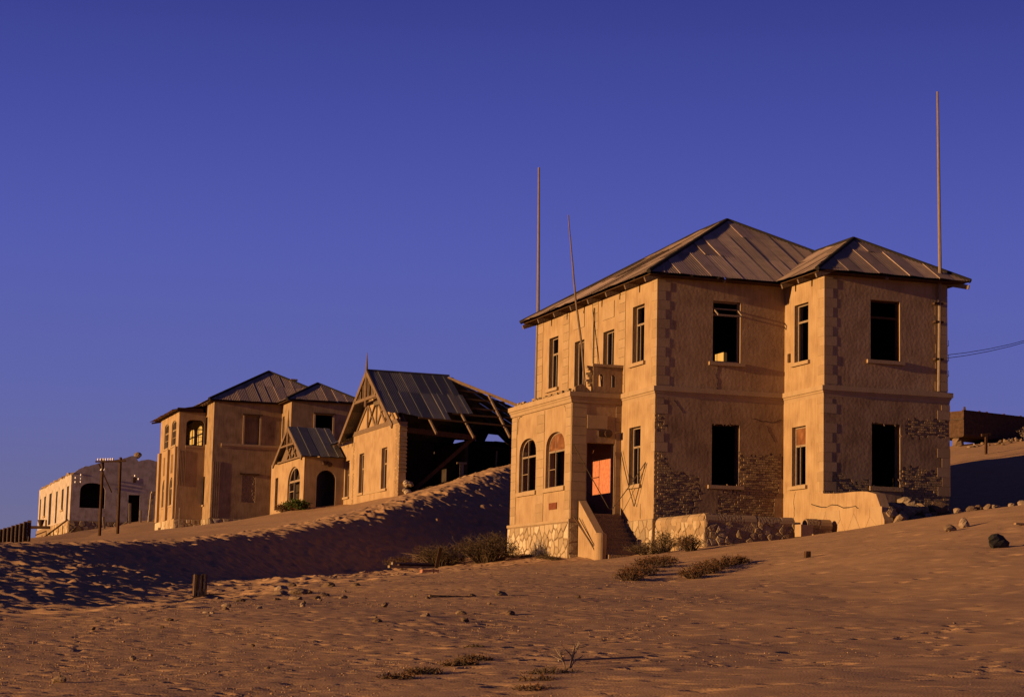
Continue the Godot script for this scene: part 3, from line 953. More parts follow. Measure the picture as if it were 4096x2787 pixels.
# ------------------------------------------------------------------ the two-storey house with the bay and the stair
func build_corner_house() -> void:
	rng.seed = 301
	var h := thing("two_storey_house", "nearest two-storey stuccoed house with hipped iron roof, projecting bay and entrance stair", "house", Vector3(5.0, 4.6, -5.0))
	var X := Vector3.RIGHT
	var Z := Vector3.BACK
	var F := Vector3.FORWARD
	var low := MB.new()       # lower storey, stands 5 cm proud
	var up := MB.new()
	var lin := MB.new()
	var S := 0.05
	# left side (faces -x): u runs from the back corner forward, so u = z + 12.9
	var lo_left := [op(10.5, 11.6, 6.55, 8.68)]
	var up_left := [op(1.38, 2.48, 11.02, 13.14), op(4.42, 5.5, 10.04, 12.62), op(7.56, 8.7, 10.04, 12.62), op(10.56, 11.7, 11.05, 13.18)]
	var OL := Vector3(0, 0, -12.9)
	var OLl := Vector3(-S, 0, -12.9)
	wall(low, lin, OLl, Z, -X, 12.912, 5.25, 9.9, 0.4, [op(4.1, 5.2, 5.5, 7.9)] + lo_left)
	wall(up, lin, OL, Z, -X, 12.55, 9.9, 14.0, 0.35, up_left)
	# front of the main block
	var up_front := op(2.2, 3.3, 11.02, 13.27)
	var lo_front := op(2.23, 3.32, 6.54, 8.76)
	wall(up, lin, Vector3(0, 0, 0), X, Z, 5.09, 9.9, 14.0, 0.35, [up_front])
	# left side of the bay: u = z
	var up_bl := op(0.80, 1.90, 11.04, 13.16)
	var lo_bl := op(0.68, 1.77, 6.56, 8.70)
	wall(up, lin, Vector3(5.09, 0, 0), Z, -X, 2.8, 9.9, 14.0, 0.35, [up_bl])
	wall(low, lin, Vector3(5.04, 0, 0.05), Z, -X, 3.112, 4.6, 9.9, 0.4, [lo_bl])
	# front of the bay: u = x - 5.09
	var up_bf := op(1.83, 3.01, 11.03, 13.2)
	var lo_bf := op(1.90, 3.03, 6.53, 8.76)
	wall(up, lin, Vector3(5.09, 0, 3.15), X, Z, 4.94, 9.9, 14.0, 0.35, [up_bf])
	# right side and back
	wall(up, lin, Vector3(10.03, 0, 2.8), F, X, 15.7, 9.9, 14.0, 0.35, [])
	wall(low, lin, Vector3(10.08, 0, 3.162), F, X, 16.11, 4.6, 9.9, 0.4, [])
	wall(up, lin, Vector3(9.68, 0, -12.9), -X, F, 9.33, 9.9, 14.0, 0.35, [])
	wall(low, lin, Vector3(9.68, 0, -12.95), -X, F, 9.33, 4.6, 9.9, 0.4, [])
	var upw := part(h, "upper_wall", up, M.plaster)
	var loww := part(h, "lower_wall", low, M.plaster)
	var left_b := 300
	# lower front walls, where much of the plaster has fallen
	var lost1 := [PackedVector2Array([Vector2(0.0, 9.05), Vector2(0.36, 9.02), Vector2(0.33, 8.7), Vector2(0.45, 8.66), Vector2(0.42, 8.42), Vector2(0.0, 8.4)]),
		PackedVector2Array([Vector2(0.0, 7.78), Vector2(0.28, 7.8), Vector2(0.26, 7.45), Vector2(0.42, 7.46), Vector2(0.62, 7.08), Vector2(0.9, 6.9), Vector2(1.7, 6.86), Vector2(1.84, 6.5), Vector2(1.8, 6.14), Vector2(1.56, 5.85), Vector2(1.45, 5.2), Vector2(0.0, 5.2)]),
		PackedVector2Array([Vector2(3.36, 7.64), Vector2(5.1, 7.74), Vector2(5.1, 6.9), Vector2(4.86, 6.5), Vector2(4.78, 6.06), Vector2(4.63, 5.2), Vector2(2.45, 5.2), Vector2(2.5, 6.28), Vector2(3.34, 6.35)])]
	left_b = plastered_wall(h, Vector3(-0.05, 0, 0.05), X, Z, 5.09, 5.25, 9.9, 0.4, lo_front, lost1, M.plaster_brown, left_b - 60) + 60
	var lost2 := [PackedVector2Array([Vector2(3.34, 8.98), Vector2(5.1, 9.02), Vector2(5.1, 8.46), Vector2(4.2, 8.42), Vector2(3.84, 8.28), Vector2(3.28, 8.42), Vector2(3.24, 8.78)]),
		PackedVector2Array([Vector2(3.1, 7.2), Vector2(3.7, 7.28), Vector2(4.3, 7.16), Vector2(5.1, 6.86), Vector2(5.1, 4.5), Vector2(3.1, 4.5)]),
		PackedVector2Array([Vector2(0.0, 6.82), Vector2(0.7, 6.9), Vector2(1.2, 6.6), Vector2(1.85, 6.75), Vector2(1.85, 4.5), Vector2(0.0, 4.5)])]
	plastered_wall(h, Vector3(5.04, 0, 3.2), X, Z, 5.04, 4.6, 9.9, 0.4, lo_bf, lost2, M.plaster_brown, left_b)
	# floors, with unseen cross walls added, keep the rooms dark
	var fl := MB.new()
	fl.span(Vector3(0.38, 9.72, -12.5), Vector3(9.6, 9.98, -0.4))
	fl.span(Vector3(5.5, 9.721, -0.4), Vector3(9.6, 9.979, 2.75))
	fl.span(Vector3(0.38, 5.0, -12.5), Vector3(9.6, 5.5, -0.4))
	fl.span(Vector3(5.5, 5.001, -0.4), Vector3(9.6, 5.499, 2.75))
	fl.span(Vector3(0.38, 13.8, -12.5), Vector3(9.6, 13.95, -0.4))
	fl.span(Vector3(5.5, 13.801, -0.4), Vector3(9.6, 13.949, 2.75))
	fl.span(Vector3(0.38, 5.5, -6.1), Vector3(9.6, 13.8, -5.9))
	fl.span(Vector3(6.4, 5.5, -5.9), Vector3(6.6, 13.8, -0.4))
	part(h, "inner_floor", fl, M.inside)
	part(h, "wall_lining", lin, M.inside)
	var stub := MB.new()
	stub.span(Vector3(3.34, 9.98, -2.3), Vector3(3.48, 11.62, -1.55))
	part(h, "sun_catching_stub", stub, M.cream)  # stub placed in the room to catch sun as a lit patch
	# foundation
	var fd := MB.new()
	fd.span(Vector3(-0.12, 2.6, -12.98), Vector3(5.0, 5.25, 0.11))
	fd.span(Vector3(5.0, 2.6, -12.98), Vector3(10.14, 4.6, 3.26))
	var found := part(h, "foundation", fd, M.mortar)
	stone_facing(found, Vector3(-0.12, 0, 0.11), F, -X, 0.0, 3.2, 3.9, 5.24, 0.42, 0.36, M.stone, 0.03, 0.03)
	# annexe with the flat roof: its lit side faces -x, the door wall faces the street
	var ax := MB.new()
	var al := MB.new()
	var arch1 := op(0.95, 2.95, 6.55, 8.64, 0.62, 2.3)
	var arch2 := op(4.08, 6.16, 6.55, 8.64, 0.62, 2.3)
	var OA := Vector3(-2.02, 0, -10.08)
	wall(ax, al, OA, Z, -X, 6.53, 5.2, 9.82, 0.35, [arch1, arch2])
	var door := op(0.62, 1.7, 5.53, 8.15)
	wall(ax, al, Vector3(-2.02, 0, -3.2), X, Z, 1.965, 5.2, 9.82, 0.35, [door])
	wall(ax, al, Vector3(-0.055, 0, -10.083), -X, F, 1.61, 5.2, 9.82, 0.35, [])
	var axw := part(h, "annexe_wall", ax, M.plaster)
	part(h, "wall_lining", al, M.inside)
	var slab := MB.new()
	slab.span(Vector3(-2.0, 9.825, -10.06), Vector3(-0.003, 9.985, -3.22))
	slab.span(Vector3(-1.66, 5.05, -9.7), Vector3(-0.06, 5.52, -3.23))
	part(h, "annexe_floor", slab, M.inside)
	var red := MB.new()
	red.span(Vector3(-0.075, 5.52, -9.7), Vector3(-0.052, 9.8, -8.9))
	red.span(Vector3(-0.075, 5.52, -7.6), Vector3(-0.052, 9.8, -3.56))
	part(h, "added_dark_slab", red, M.red_plaster, "red plastered wall lit through the arched windows")
	var apl := MB.new()
	apl.span(Vector3(-2.1, 2.6, -10.16), Vector3(-0.125, 5.2, -3.1))
	var lip := MB.new()
	lip.span(Vector3(-2.13, 5.2, -10.19), Vector3(-2.02, 5.3, -3.07))
	lip.span(Vector3(-2.02, 5.201, -3.2), Vector3(-1.76, 5.299, -3.07))
	var plin := part(h, "annexe_plinth", apl, M.mortar)
	part(plin, "plinth_ledge", lip, M.quoin)
	stone_facing(plin, Vector3(-2.1, 0, -10.16), Z, -X, 0.02, 7.04, 3.72, 5.18, 0.5, 0.30, [M.stone[0], M.stone[0], M.stone[2], M.stone[2], M.stone[1]], 0.035, 0.035)
	stone_facing(plin, Vector3(-2.1, 0, -3.1), X, Z, 0.02, 0.42, 3.7, 5.18, 0.36, 0.34, [M.stone[1], M.stone[3]], 0.03, 0.04)
	# mouldings
	var sc := MB.new()
	var prof := [[0.0, 10.02], [0.15, 10.0], [0.15, 9.83], [0.11, 9.815], [0.10, 9.76], [0.075, 9.74], [0.06, 9.68], [S, 9.62], [0.0, 9.6]]
	moulding(sc, [Vector2(10.03, -12.9), Vector2(10.03, 3.15), Vector2(5.09, 3.15), Vector2(5.09, 0.0), Vector2(0.0, 0.0), Vector2(0.0, -3.2), Vector2(-2.02, -3.2), Vector2(-2.02, -10.08), Vector2(0.0, -10.08)], prof)
	part(h, "string_course", sc, M.quoin)
	# quoins and pilasters
	var y0 := 10.06
	quoins(upw, Vector3(0, 0, 0), X, Z, F, y0, 13.95, 0.5, 0.33)
	quoins(upw, Vector3(5.09, 0, 3.15), X, Z, F, y0, 13.95, 0.5, 0.33)
	quoins(upw, Vector3(10.03, 0, 3.15), -X, Z, Vector3.ZERO, y0, 13.95, 0.5, 0.33)
	quoins(loww, Vector3(-S, 0, S), X, Z, F, 5.6, 9.55, 0.5, 0.33, [0, 1, 2, 3, 4, 5, 8, 9])
	quoins(loww, Vector3(5.04, 0, 3.2), X, Z, F, 5.6, 9.55, 0.5, 0.33, [0, 1, 9])
	quoins(loww, Vector3(10.08, 0, 3.2), -X, Z, Vector3.ZERO, 5.6, 9.55, 0.5, 0.33, [0, 1, 8, 9, 7])
	pilaster(upw, OL, Z, -X, 0.0, 0.62, y0, 13.95)
	pilaster(upw, OL, Z, -X, 3.08, 3.76, y0, 13.95)
	pilaster(upw, OL, Z, -X, 6.4, 7.0, y0, 13.95)
	pilaster(upw, OL, Z, -X, 9.2, 9.86, y0, 13.95)
	pilaster(axw, OA, Z, -X, 0.0, 0.62, 5.32, 9.58)
	pilaster(axw, OA, Z, -X, 3.02, 3.9, 5.32, 9.58)
	pilaster(axw, OA, Z, -X, 6.27, 6.85, 5.32, 9.58)
	pilaster(axw, Vector3(-2.02, 0, -3.2), X, Z, 0.0, 0.58, 5.32, 9.58)
	pilaster(axw, Vector3(-2.02, 0, -3.2), X, Z, 1.75, 1.95, 5.54, 9.58)
	for z in [[4.26, 5.5, 13.12, 13.76], [7.5, 8.7, 13.08, 13.72]]:
		var pm := MB.new()
		pm.box(Vector3(-0.012, (z[2] + z[3]) * 0.5, -12.9 + (z[0] + z[1]) * 0.5), Vector3(0.03, z[3] - z[2], z[1] - z[0]))
		part(h, "wall_panel", pm, M.quoin)
	var dp := MB.new()
	dp.box(Vector3(-1.02, 8.92, -3.18), Vector3(0.8, 0.5, 0.05))
	part(h, "wall_panel", dp, M.quoin)
	var plq := MB.new()
	plq.box(Vector3(-2.03, 5.85, -5.05), Vector3(0.04, 0.25, 0.86))
	part(h, "wall_plaque", plq, tint(M.red_plaster, L(0.35, 0.28, 0.26)), "small reddish plaque below the arched window")
	# windows
	for o in [up_left[0], up_left[3]]:
		window_sill(window_frame(h, OL, Z, -X, o, 0.2, 0.68, [0.4 if o == up_left[0] else 0.32]), OL, Z, -X, o)
	for o in [up_left[1], up_left[2]]: window_frame(h, OL, Z, -X, o, 0.2, 0.0, [0.45])
	window_sill(window_frame(h, OLl, Z, -X, lo_left[0], 0.2, 0.66, [0.42]), OLl, Z, -X, lo_left[0])
	window_sill(window_frame(h, Vector3(0, 0, 0), X, Z, up_front, 0.16, 0.78, []), Vector3(0, 0, 0), X, Z, up_front)
	window_sill(window_frame(h, Vector3(-0.05, 0, 0.05), X, Z, lo_front, 0.24, 0.0, [], 0.05, [], M.wood_dark), Vector3(-0.05, 0, 0.05), X, Z, lo_front)
	window_sill(window_frame(h, Vector3(5.09, 0, 0), Z, -X, up_bl, 0.18, 0.70, []), Vector3(5.09, 0, 0), Z, -X, up_bl)
	window_sill(window_frame(h, Vector3(5.04, 0, 0.05), Z, -X, lo_bl, 0.18, 0.68, [0.35]), Vector3(5.04, 0, 0.05), Z, -X, lo_bl)
	window_sill(window_frame(h, Vector3(5.09, 0, 3.15), X, Z, up_bf, 0.2, 0.72, [], 0.06, [], M.wood_dark), Vector3(5.09, 0, 3.15), X, Z, up_bf)
	window_sill(h, Vector3(5.04, 0, 3.2), X, Z, lo_bf, 0.07, 0.1, 0.16, M.brick[1])
	var fanlit: Node3D
	for o in [arch1, arch2]:
		fanlit = window_frame(h, OA, Z, -X, o, 0.16, 0.66, [-0.36], 0.055, [[0.05, 0.36, 0.34]])
		window_sill(fanlit, OA, Z, -X, o, 0.08, 0.14, 0.16)
		continue
		window_sill(window_frame(h, OA, Z, -X, o, 0.16, 0.66, [-0.36], 0.055, [[0.05, 0.36, 0.34]]), OA, Z, -X, o, 0.08, 0.14, 0.16)
	var pane := MB.new()      # the one fanlight that still has its dusty glass
	var fan := []
	for k in 13:
		var u := lerpf(arch2.u0 + 0.06, arch2.u1 - 0.06, 0.5 - 0.5 * cos(PI * k / 12.0))
		fan.append(Vector3(-1.875, head(arch2, u) - 0.05, -10.08 + u))
	pane.face([Vector3(-1.875, 7.95, -10.08 + arch2.u1 - 0.06), Vector3(-1.875, 7.95, -10.08 + arch2.u0 + 0.06)] + fan, -X)
	part(fanlit, "window_pane", pane, M.dusty_glass, "dusty orange glass left in the arched fanlight")
	var pane2 := MB.new()
	pane2.face([Vector3(5.21, 8.05, 0.78), Vector3(5.21, 8.05, 1.76), Vector3(5.21, 8.64, 1.76), Vector3(5.21, 8.64, 0.78)], -X)
	part(h, "window_pane", pane2, M.dusty_glass, "dusty orange glass left above the transom of the bay window")
	var hop := MB.new()       # hopper sash hanging open in the upper front window
	for u in [2.27, 3.23]: hop.bar(Vector3(u, 12.99, -0.1), Vector3(u + 0.03, 12.72, 0.26), 0.045, 0.045)
	hop.bar(Vector3(2.27, 12.72, 0.26), Vector3(3.26, 12.72, 0.26), 0.045, 0.045)
	hop.bar(Vector3(2.27, 12.99, -0.1), Vector3(3.23, 12.99, -0.1), 0.045, 0.045)
	part(h, "open_sash", hop, M.frame)
	var vent := MB.new()
	vent.box(Vector3(5.075, 11.28, 0.42), Vector3(0.07, 0.32, 0.17))
	part(h, "wall_box", vent, M.wood_dark)
	# cracks and stains of the plaster are its own; a dark conduit runs down beside the balcony doors
	var pipe := MB.new()
	pipe.tube([Vector3(-0.06, 13.7, -6.22), Vector3(-0.06, 11.9, -6.25), Vector3(-0.06, 10.1, -6.22)], [0.022, 0.022, 0.022], 6)
	part(h, "conduit", pipe, M.wire)
	var lamp := MB.new()
	lamp.box(Vector3(-0.86, 8.5, -3.15), Vector3(0.26, 0.2, 0.1))
	lamp.tube([Vector3(-0.62, 8.5, -3.16), Vector3(-0.62, 8.5, -3.0)], [0.13, 0.15], 10)
	part(h, "door_lamp", lamp, M.rust, "rusted lamp fitting above the doorway")
	var hook := MB.new()
	for y in [11.73, 11.18, 10.62]:
		hook.tube([Vector3(10.03, y, 2.9), Vector3(10.17, y, 2.9), Vector3(10.23, y + 0.05, 2.9), Vector3(10.23, y + 0.24, 2.9)], [0.014, 0.014, 0.014, 0.012], 5)
	part(h, "wire_hook", hook, M.wire)
	var Zo := Vector3(0, 0, 0.004)
	crack(h, [Vector3(2.43, 10.87, 0) + Zo, Vector3(2.34, 10.56, 0) + Zo, Vector3(2.43, 10.33, 0) + Zo, Vector3(2.39, 10.02, 0) + Zo], Z, 0.014)
	crack(h, [Vector3(-2.024, 9.6, -8.86), Vector3(-2.024, 9.5, -9.3), Vector3(-2.024, 8.9, -9.4)], X, 0.03)
	crack(h, [Vector3(-2.024, 9.58, -4.1), Vector3(-2.024, 9.5, -3.94), Vector3(-2.024, 9.2, -3.81)], X, 0.016)
	crack(h, [Vector3(5.036, 6.37, 1.04), Vector3(5.036, 6.02, 0.89), Vector3(5.036, 5.74, 0.98), Vector3(5.036, 5.3, 0.88)], X, 0.018)
	crack(h, [Vector3(-0.054, 5.83, -1.2), Vector3(-0.054, 5.3, -1.18)], X, 0.014)
	crack(h, [Vector3(3.73, 9.02, 0.054), Vector3(4.24, 8.95, 0.054), Vector3(4.65, 8.93, 0.054), Vector3(4.95, 9.04, 0.054)], Z, 0.014)
	crack(h, [Vector3(4.34, 8.8, 0.054), Vector3(4.55, 8.44, 0.054), Vector3(4.7, 8.21, 0.054)], Z, 0.013)
	crack(h, [Vector3(0.68, 9.52, 0.054), Vector3(0.88, 9.3, 0.054), Vector3(1.03, 9.08, 0.054)], Z, 0.014)
	# roof
	var tan_r := 0.597
	var dv := 1.0 / sqrt(1.0 + tan_r * tan_r)
	var sl := func(n: Vector3) -> Vector3: return (n + Vector3(0, tan_r, 0)) * dv      # unit vector up a slope whose plan direction is n
	var k := 1.0 / dv
	var soffit := MB.new()
	soffit.span(Vector3(-0.5, 13.96, -13.4), Vector3(10.5, 13.99, 0.5))
	soffit.span(Vector3(4.6, 13.961, 0.5), Vector3(10.5, 13.989, 3.65))
	var roof := part(h, "roof", soffit, M.wood_dark)
	roof_sheets(roof, Vector3(-0.61, 14.0, 0.61), X, sl.call(F), [Vector2(0, 0), Vector2(5.09, 0), Vector2(8.15, 3.1 * k), Vector2(5.63, 5.61 * k)], M.iron)
	roof_sheets(roof, Vector3(-0.61, 14.0, -13.51), Z, sl.call(X), [Vector2(0, 0), Vector2(14.12, 0), Vector2(8.51, 5.61 * k), Vector2(5.61, 5.61 * k)], M.iron)
	roof_sheets(roof, Vector3(10.65, 14.0, 0.61), F, sl.call(-X), [Vector2(0, 0), Vector2(14.12, 0), Vector2(8.51, 5.61 * k), Vector2(5.61, 5.61 * k)], M.iron, null, 1.22, 6.6)
	roof_sheets(roof, Vector3(10.65, 14.0, -13.51), -X, sl.call(Z), [Vector2(0, 0), Vector2(11.26, 0), Vector2(5.63, 5.61 * k)], M.iron, null, 1.22, 6.6)
	roof_sheets(roof, Vector3(4.48, 14.0, 3.76), X, sl.call(F), [Vector2(0, 0), Vector2(6.17, 0), Vector2(3.085, 3.085 * k)], M.iron)
	roof_sheets(roof, Vector3(4.48, 14.0, 0.61), Z, sl.call(X), [Vector2(0, 0), Vector2(3.15, 0), Vector2(0.065, 3.085 * k), Vector2(-3.13, 3.085 * k)], M.iron)
	roof_sheets(roof, Vector3(10.65, 14.0, 3.76), F, sl.call(-X), [Vector2(0, 0), Vector2(3.15, 0), Vector2(6.28, 3.085 * k), Vector2(3.085, 3.085 * k)], M.iron, null, 1.22, 4.0)
	var ap := Vector3(5.02, 17.37, -5.0)
	var ap2 := Vector3(5.02, 17.37, -7.9)
	var bp := Vector3(7.565, 15.86, 0.675)
	for e in [[Vector3(-0.61, 14.03, 0.61), ap], [ap, ap2], [Vector3(-0.61, 14.03, -13.51), ap2], [Vector3(10.65, 14.03, 0.61), ap], [Vector3(4.48, 14.03, 3.76), bp], [Vector3(10.65, 14.03, 3.76), bp], [bp, Vector3(7.565, 15.86, -2.4)]]:
		cap_strip(roof, e[0], e[1], 0.085, M.near_black)  # dark hip flashing, its shadow put into the colour
	for j in 8:
		var rt := MB.new()
		var z := -13.2 + j * 1.92
		rt.bar(Vector3(0.3, 14.12, z), Vector3(-0.6, 13.80, z), 0.09, 0.17)
		part(roof, "rafter_tail", rt, M.wood)
	for z in [0.9, 2.2, 3.6]:
		var rt := MB.new()
		rt.bar(Vector3(5.3, 14.12, z), Vector3(4.52, 13.82, z), 0.09, 0.16)
		part(roof, "rafter_tail", rt, M.wood)
	for x in [2.4, 7.3]:
		var rt := MB.new()
		rt.bar(Vector3(x, 14.1, 0.3 if x < 5.0 else 3.4), Vector3(x, 13.88, 0.56 if x < 5.0 else 3.7), 0.08, 0.1)
		part(roof, "rafter_tail", rt, M.wood)
	var corner_raft := MB.new()
	corner_raft.bar(Vector3(9.7, 14.1, 2.8), Vector3(10.6, 13.82, 3.72), 0.09, 0.16)
	part(roof, "rafter_tail", corner_raft, M.wood_grey)
	# what is left of the balcony parapet: a piece of balustrade, a base course and loose bricks
	var bal := MB.new()
	var bl := MB.new()
	wall(bal, bl, Vector3(-1.2, 0, -3.22), X, Z, 1.19, 10.03, 11.0, 0.2, [op(0.22, 0.40, 10.26, 10.72, 0.09), op(0.70, 0.88, 10.26, 10.72, 0.09)])
	wall(bal, bl, Vector3(-1.9, 0, -3.22), X, Z, 0.69, 10.03, func(u): return 10.2 + 0.14 * sin(u * 7.0), 0.2, [])
	var blu := part(h, "balustrade", bal, M.plaster_brown)
	part(blu, "balustrade_back", bl, M.plaster_brown)
	var bcap := MB.new()
	bcap.box(Vector3(-0.6, 11.05, -3.32), Vector3(1.28, 0.1, 0.32))
	part(blu, "balustrade_cap", bcap, M.quoin)
	for j in 62:
		var z := -9.9 + rng.randf() * 6.5
		var lvl := 1 if rng.randf() > 0.7 else 0
		var b := Basis(Vector3.UP, rr(-0.25, 0.25) + PI / 2).scaled_local(Vector3(0.23, rr(0.06, 0.09), 0.11))
		piece(blu, "parapet_brick", brick_meshes[rng.randi() % 4], M.brick[rng.randi() % 3], Transform3D(b, Vector3(rr(-1.98, -1.84), 10.05 + lvl * 0.08, z)))
	for j in 9:
		var b := Basis(Vector3.UP, rr(-0.2, 0.2)).scaled_local(Vector3(0.22, 0.075, 0.12))
		piece(blu, "parapet_brick", brick_meshes[rng.randi() % 4], M.brick[rng.randi() % 3], Transform3D(b, Vector3(-1.22 - 0.06 * (j % 3), 10.3 + 0.085 * j, -3.32)))
	# entrance stair
	var sw := MB.new()
	for xx in [-1.74, -1.45]:
		sw.face([Vector3(xx, 3.2, -3.06), Vector3(xx, 5.98, -3.06), Vector3(xx, 4.72, -1.2), Vector3(xx, 3.2, -1.2)], Vector3(-1 if xx < -1.5 else 1, 0, 0))
	sw.face([Vector3(-1.74, 5.98, -3.06), Vector3(-1.45, 5.98, -3.06), Vector3(-1.45, 4.72, -1.2), Vector3(-1.74, 4.72, -1.2)], Vector3.UP)
	sw.face([Vector3(-1.74, 3.2, -1.2), Vector3(-1.45, 3.2, -1.2), Vector3(-1.45, 4.72, -1.2), Vector3(-1.74, 4.72, -1.2)], Z)
	var stair := part(h, "entrance_stair", sw, M.plaster)
	for j in 10:
		var st := MB.new()
		var y := 5.5 - j * 0.172
		st.span(Vector3(-1.44, y - 0.6, -3.06 + j * 0.235), Vector3(-0.14, y, -2.82 + j * 0.235))
		part(stair, "stair_step", st, M.mortar)  # darker than the stair wall: its shadow on the steps is in the colour
	var nw := MB.new()
	nw.tube([Vector3(-1.66, 3.0, -1.0), Vector3(-1.66, 4.66, -1.0), Vector3(-1.66, 4.72, -1.0)], [0.22, 0.22, 0.16], 18)
	part(stair, "stair_newel", nw, M.plaster)
	var blk := MB.new()
	blk.span(Vector3(-0.115, 3.2, -1.35), Vector3(0.2, 4.52, -0.55))
	part(stair, "stair_block", blk, M.plaster)
	var rail := MB.new()
	rail.bar(Vector3(-1.95, 5.36, -3.0), Vector3(-1.82, 4.25, -1.3), 0.035, 0.05)
	rail.bar(Vector3(-1.95, 5.3, -2.7), Vector3(-1.82, 4.1, -1.15), 0.025, 0.035)
	part(stair, "stair_rail", rail, M.rust)
	# mast strapped to the bay, mast behind the roof, pole leaning on the eave, loose wires
	var tl := MB.new()
	tl.tube([Vector3(9.58, 10.03, 3.3), Vector3(9.62, 12.2, 3.31), Vector3(9.66, 14.6, 3.3), Vector3(9.63, 18.0, 3.3), Vector3(9.60, 21.06, 3.3)], [0.06, 0.06, 0.065, 0.055, 0.04], 8)
	var mast := thing("tall_mast", "tall thin wooden mast rising from the right bay wall through the roof edge", "mast", Vector3(9.58, 10.03, 3.3))
	part(mast, "pole", tl, M.wood_grey)
	for y in [13.22, 12.55, 11.2]:
		var br := MB.new()
		br.box(Vector3(9.6, y, 3.26), Vector3(0.34, 0.07, 0.2))
		part(mast, "clamp", br, M.rust)
	var m2 := thing("tall_mast", "thin mast standing behind the left end of the large house's roof", "mast", Vector3(0.2, 10.0, -13.7))
	tl = MB.new()
	tl.tube([Vector3(0.2, 5.0, -13.7), Vector3(0.24, 14.5, -13.7), Vector3(0.2, 17.6, -13.7), Vector3(0.14, 20.85, -13.7)], [0.075, 0.07, 0.06, 0.045], 8)
	part(m2, "pole", tl, M.wood_grey)
	tl = MB.new()
	var foot := Vector3(-0.7, 10.0, -5.25)
	tl.tube([foot - foot, Vector3(-0.68, 12.2, -5.9) - foot, Vector3(-0.72, 14.05, -6.55) - foot, Vector3(-0.68, 17.6, -7.68) - foot], [0.045, 0.045, 0.042, 0.022], 7)
	single("leaning_pole", tl, M.wood, "slim bent pole leaning from the balcony against the left eave", "pole", foot)
	tl = MB.new()
	for side in [[Vector3(-2.0, 8.05, -3.1), Vector3(-0.62, 5.72, -2.9), 0.0], [Vector3(-0.62, 5.72, -2.9), Vector3(-0.5, 5.7, -2.88), 0.0], [Vector3(-0.5, 5.7, -2.88), Vector3(-0.12, 7.3, -0.62), 0.05], [Vector3(-0.12, 7.28, -0.62), Vector3(-0.16, 5.75, -1.55), 0.0], [Vector3(-0.16, 5.75, -1.55), Vector3(-0.14, 7.9, -3.0), 0.1]]:
		var a: Vector3 = side[0]
		var b: Vector3 = side[1]
		var pts := []
		var rad := []
		for j in 7:
			var t := j / 6.0
			pts.append(a.lerp(b, t) - Vector3(0, side[2] * 4.0 * t * (1.0 - t), 0) - foot)
			rad.append(0.018)
		tl.tube(pts, rad, 5)
	single("loose_wire", tl, M.wire, "slack rusty wire hanging in loops across the doorway and the window beside it", "wire", foot)
	tl = MB.new()
	var w0 := Vector3(10.05, 11.42, 2.8)
	for j in 2:
		var pts := []
		var rad := []
		for q in 9:
			var t := q / 8.0
			pts.append(Vector3(0, -0.12 * j * (1.0 - t), 0) + Vector3(8.0, 2.5, -0.8) * t - Vector3(0, 1.3 * t * (1.0 - t), 0))
			rad.append(0.011)
		tl.tube(pts, rad, 5)
	single("overhead_wire", tl, M.wire, "pair of thin sagging wires running from the right corner of the house", "wire", w0)

# ------------------------------------------------------------------ low walls round the terrace of the large house
func rough_block(mb: MB, o: Vector3, s: Vector3, wob := 0.15, b := Basis()) -> void:
	var p := []
	for i in 8:
		p.append(o + b * Vector3((-0.5 if i & 1 == 0 else 0.5) * s.x * rr(1.0 - wob, 1.0), (-0.5 if i & 2 == 0 else 0.5) * s.y * rr(1.0 - wob, 1.0), (-0.5 if i & 4 == 0 else 0.5) * s.z * rr(1.0 - wob, 1.0)))
	for f in [[4, 5, 7, 6], [0, 1, 3, 2], [0, 4, 6, 2], [1, 5, 7, 3], [2, 3, 7, 6], [0, 1, 5, 4]]:
		var c: Vector3 = (p[f[0]] + p[f[1]] + p[f[2]] + p[f[3]]) * 0.25
		mb.face([p[f[0]], p[f[1]], p[f[2]]], c - o)
		mb.face([p[f[0]], p[f[2]], p[f[3]]], c - o)

# an uneven boulder round the origin
func boulder(s: Vector3, cuts := 5) -> MB:
	var mb := MB.new()
	var planes := []
	for k in cuts:
		var d := Vector3(rr(-1, 1), rr(-0.6, 1), rr(-1, 1)).normalized()
		planes.append([d, rr(0.55, 0.85)])
	var nu := 9
	var nv := 6
	var ring := []
	for j in nv + 1:
		var row := []
		var ph := PI * j / nv
		for i in nu:
			var th := TAU * (i + 0.5 * (j % 2)) / nu
			var d := Vector3(sin(ph) * cos(th), cos(ph), sin(ph) * sin(th))
			var r := 1.0
			for pl in planes:
				var dd: float = d.dot(pl[0])
				if dd > 0.01: r = minf(r, pl[1] / dd)
			r *= rr(0.95, 1.05)
			row.append(Vector3(d.x * s.x, d.y * s.y, d.z * s.z) * 0.5 * r)
		ring.append(row)
	for j in nv:
		for i in nu:
			var a: Vector3 = ring[j][i]
			var b: Vector3 = ring[j][(i + 1) % nu]
			var c: Vector3 = ring[j + 1][(i + 1) % nu]
			var d: Vector3 = ring[j + 1][i]
			if j > 0: mb.face([a, b, c], a + b + c)
			if j < nv - 1: mb.face([a, c, d], a + c + d)
			if j == 0: mb.face([ring[0][0], c, d], c + d + Vector3.UP)
			if j == nv - 1: mb.face([a, b, ring[nv][0]], a + b - Vector3.UP)
	return mb

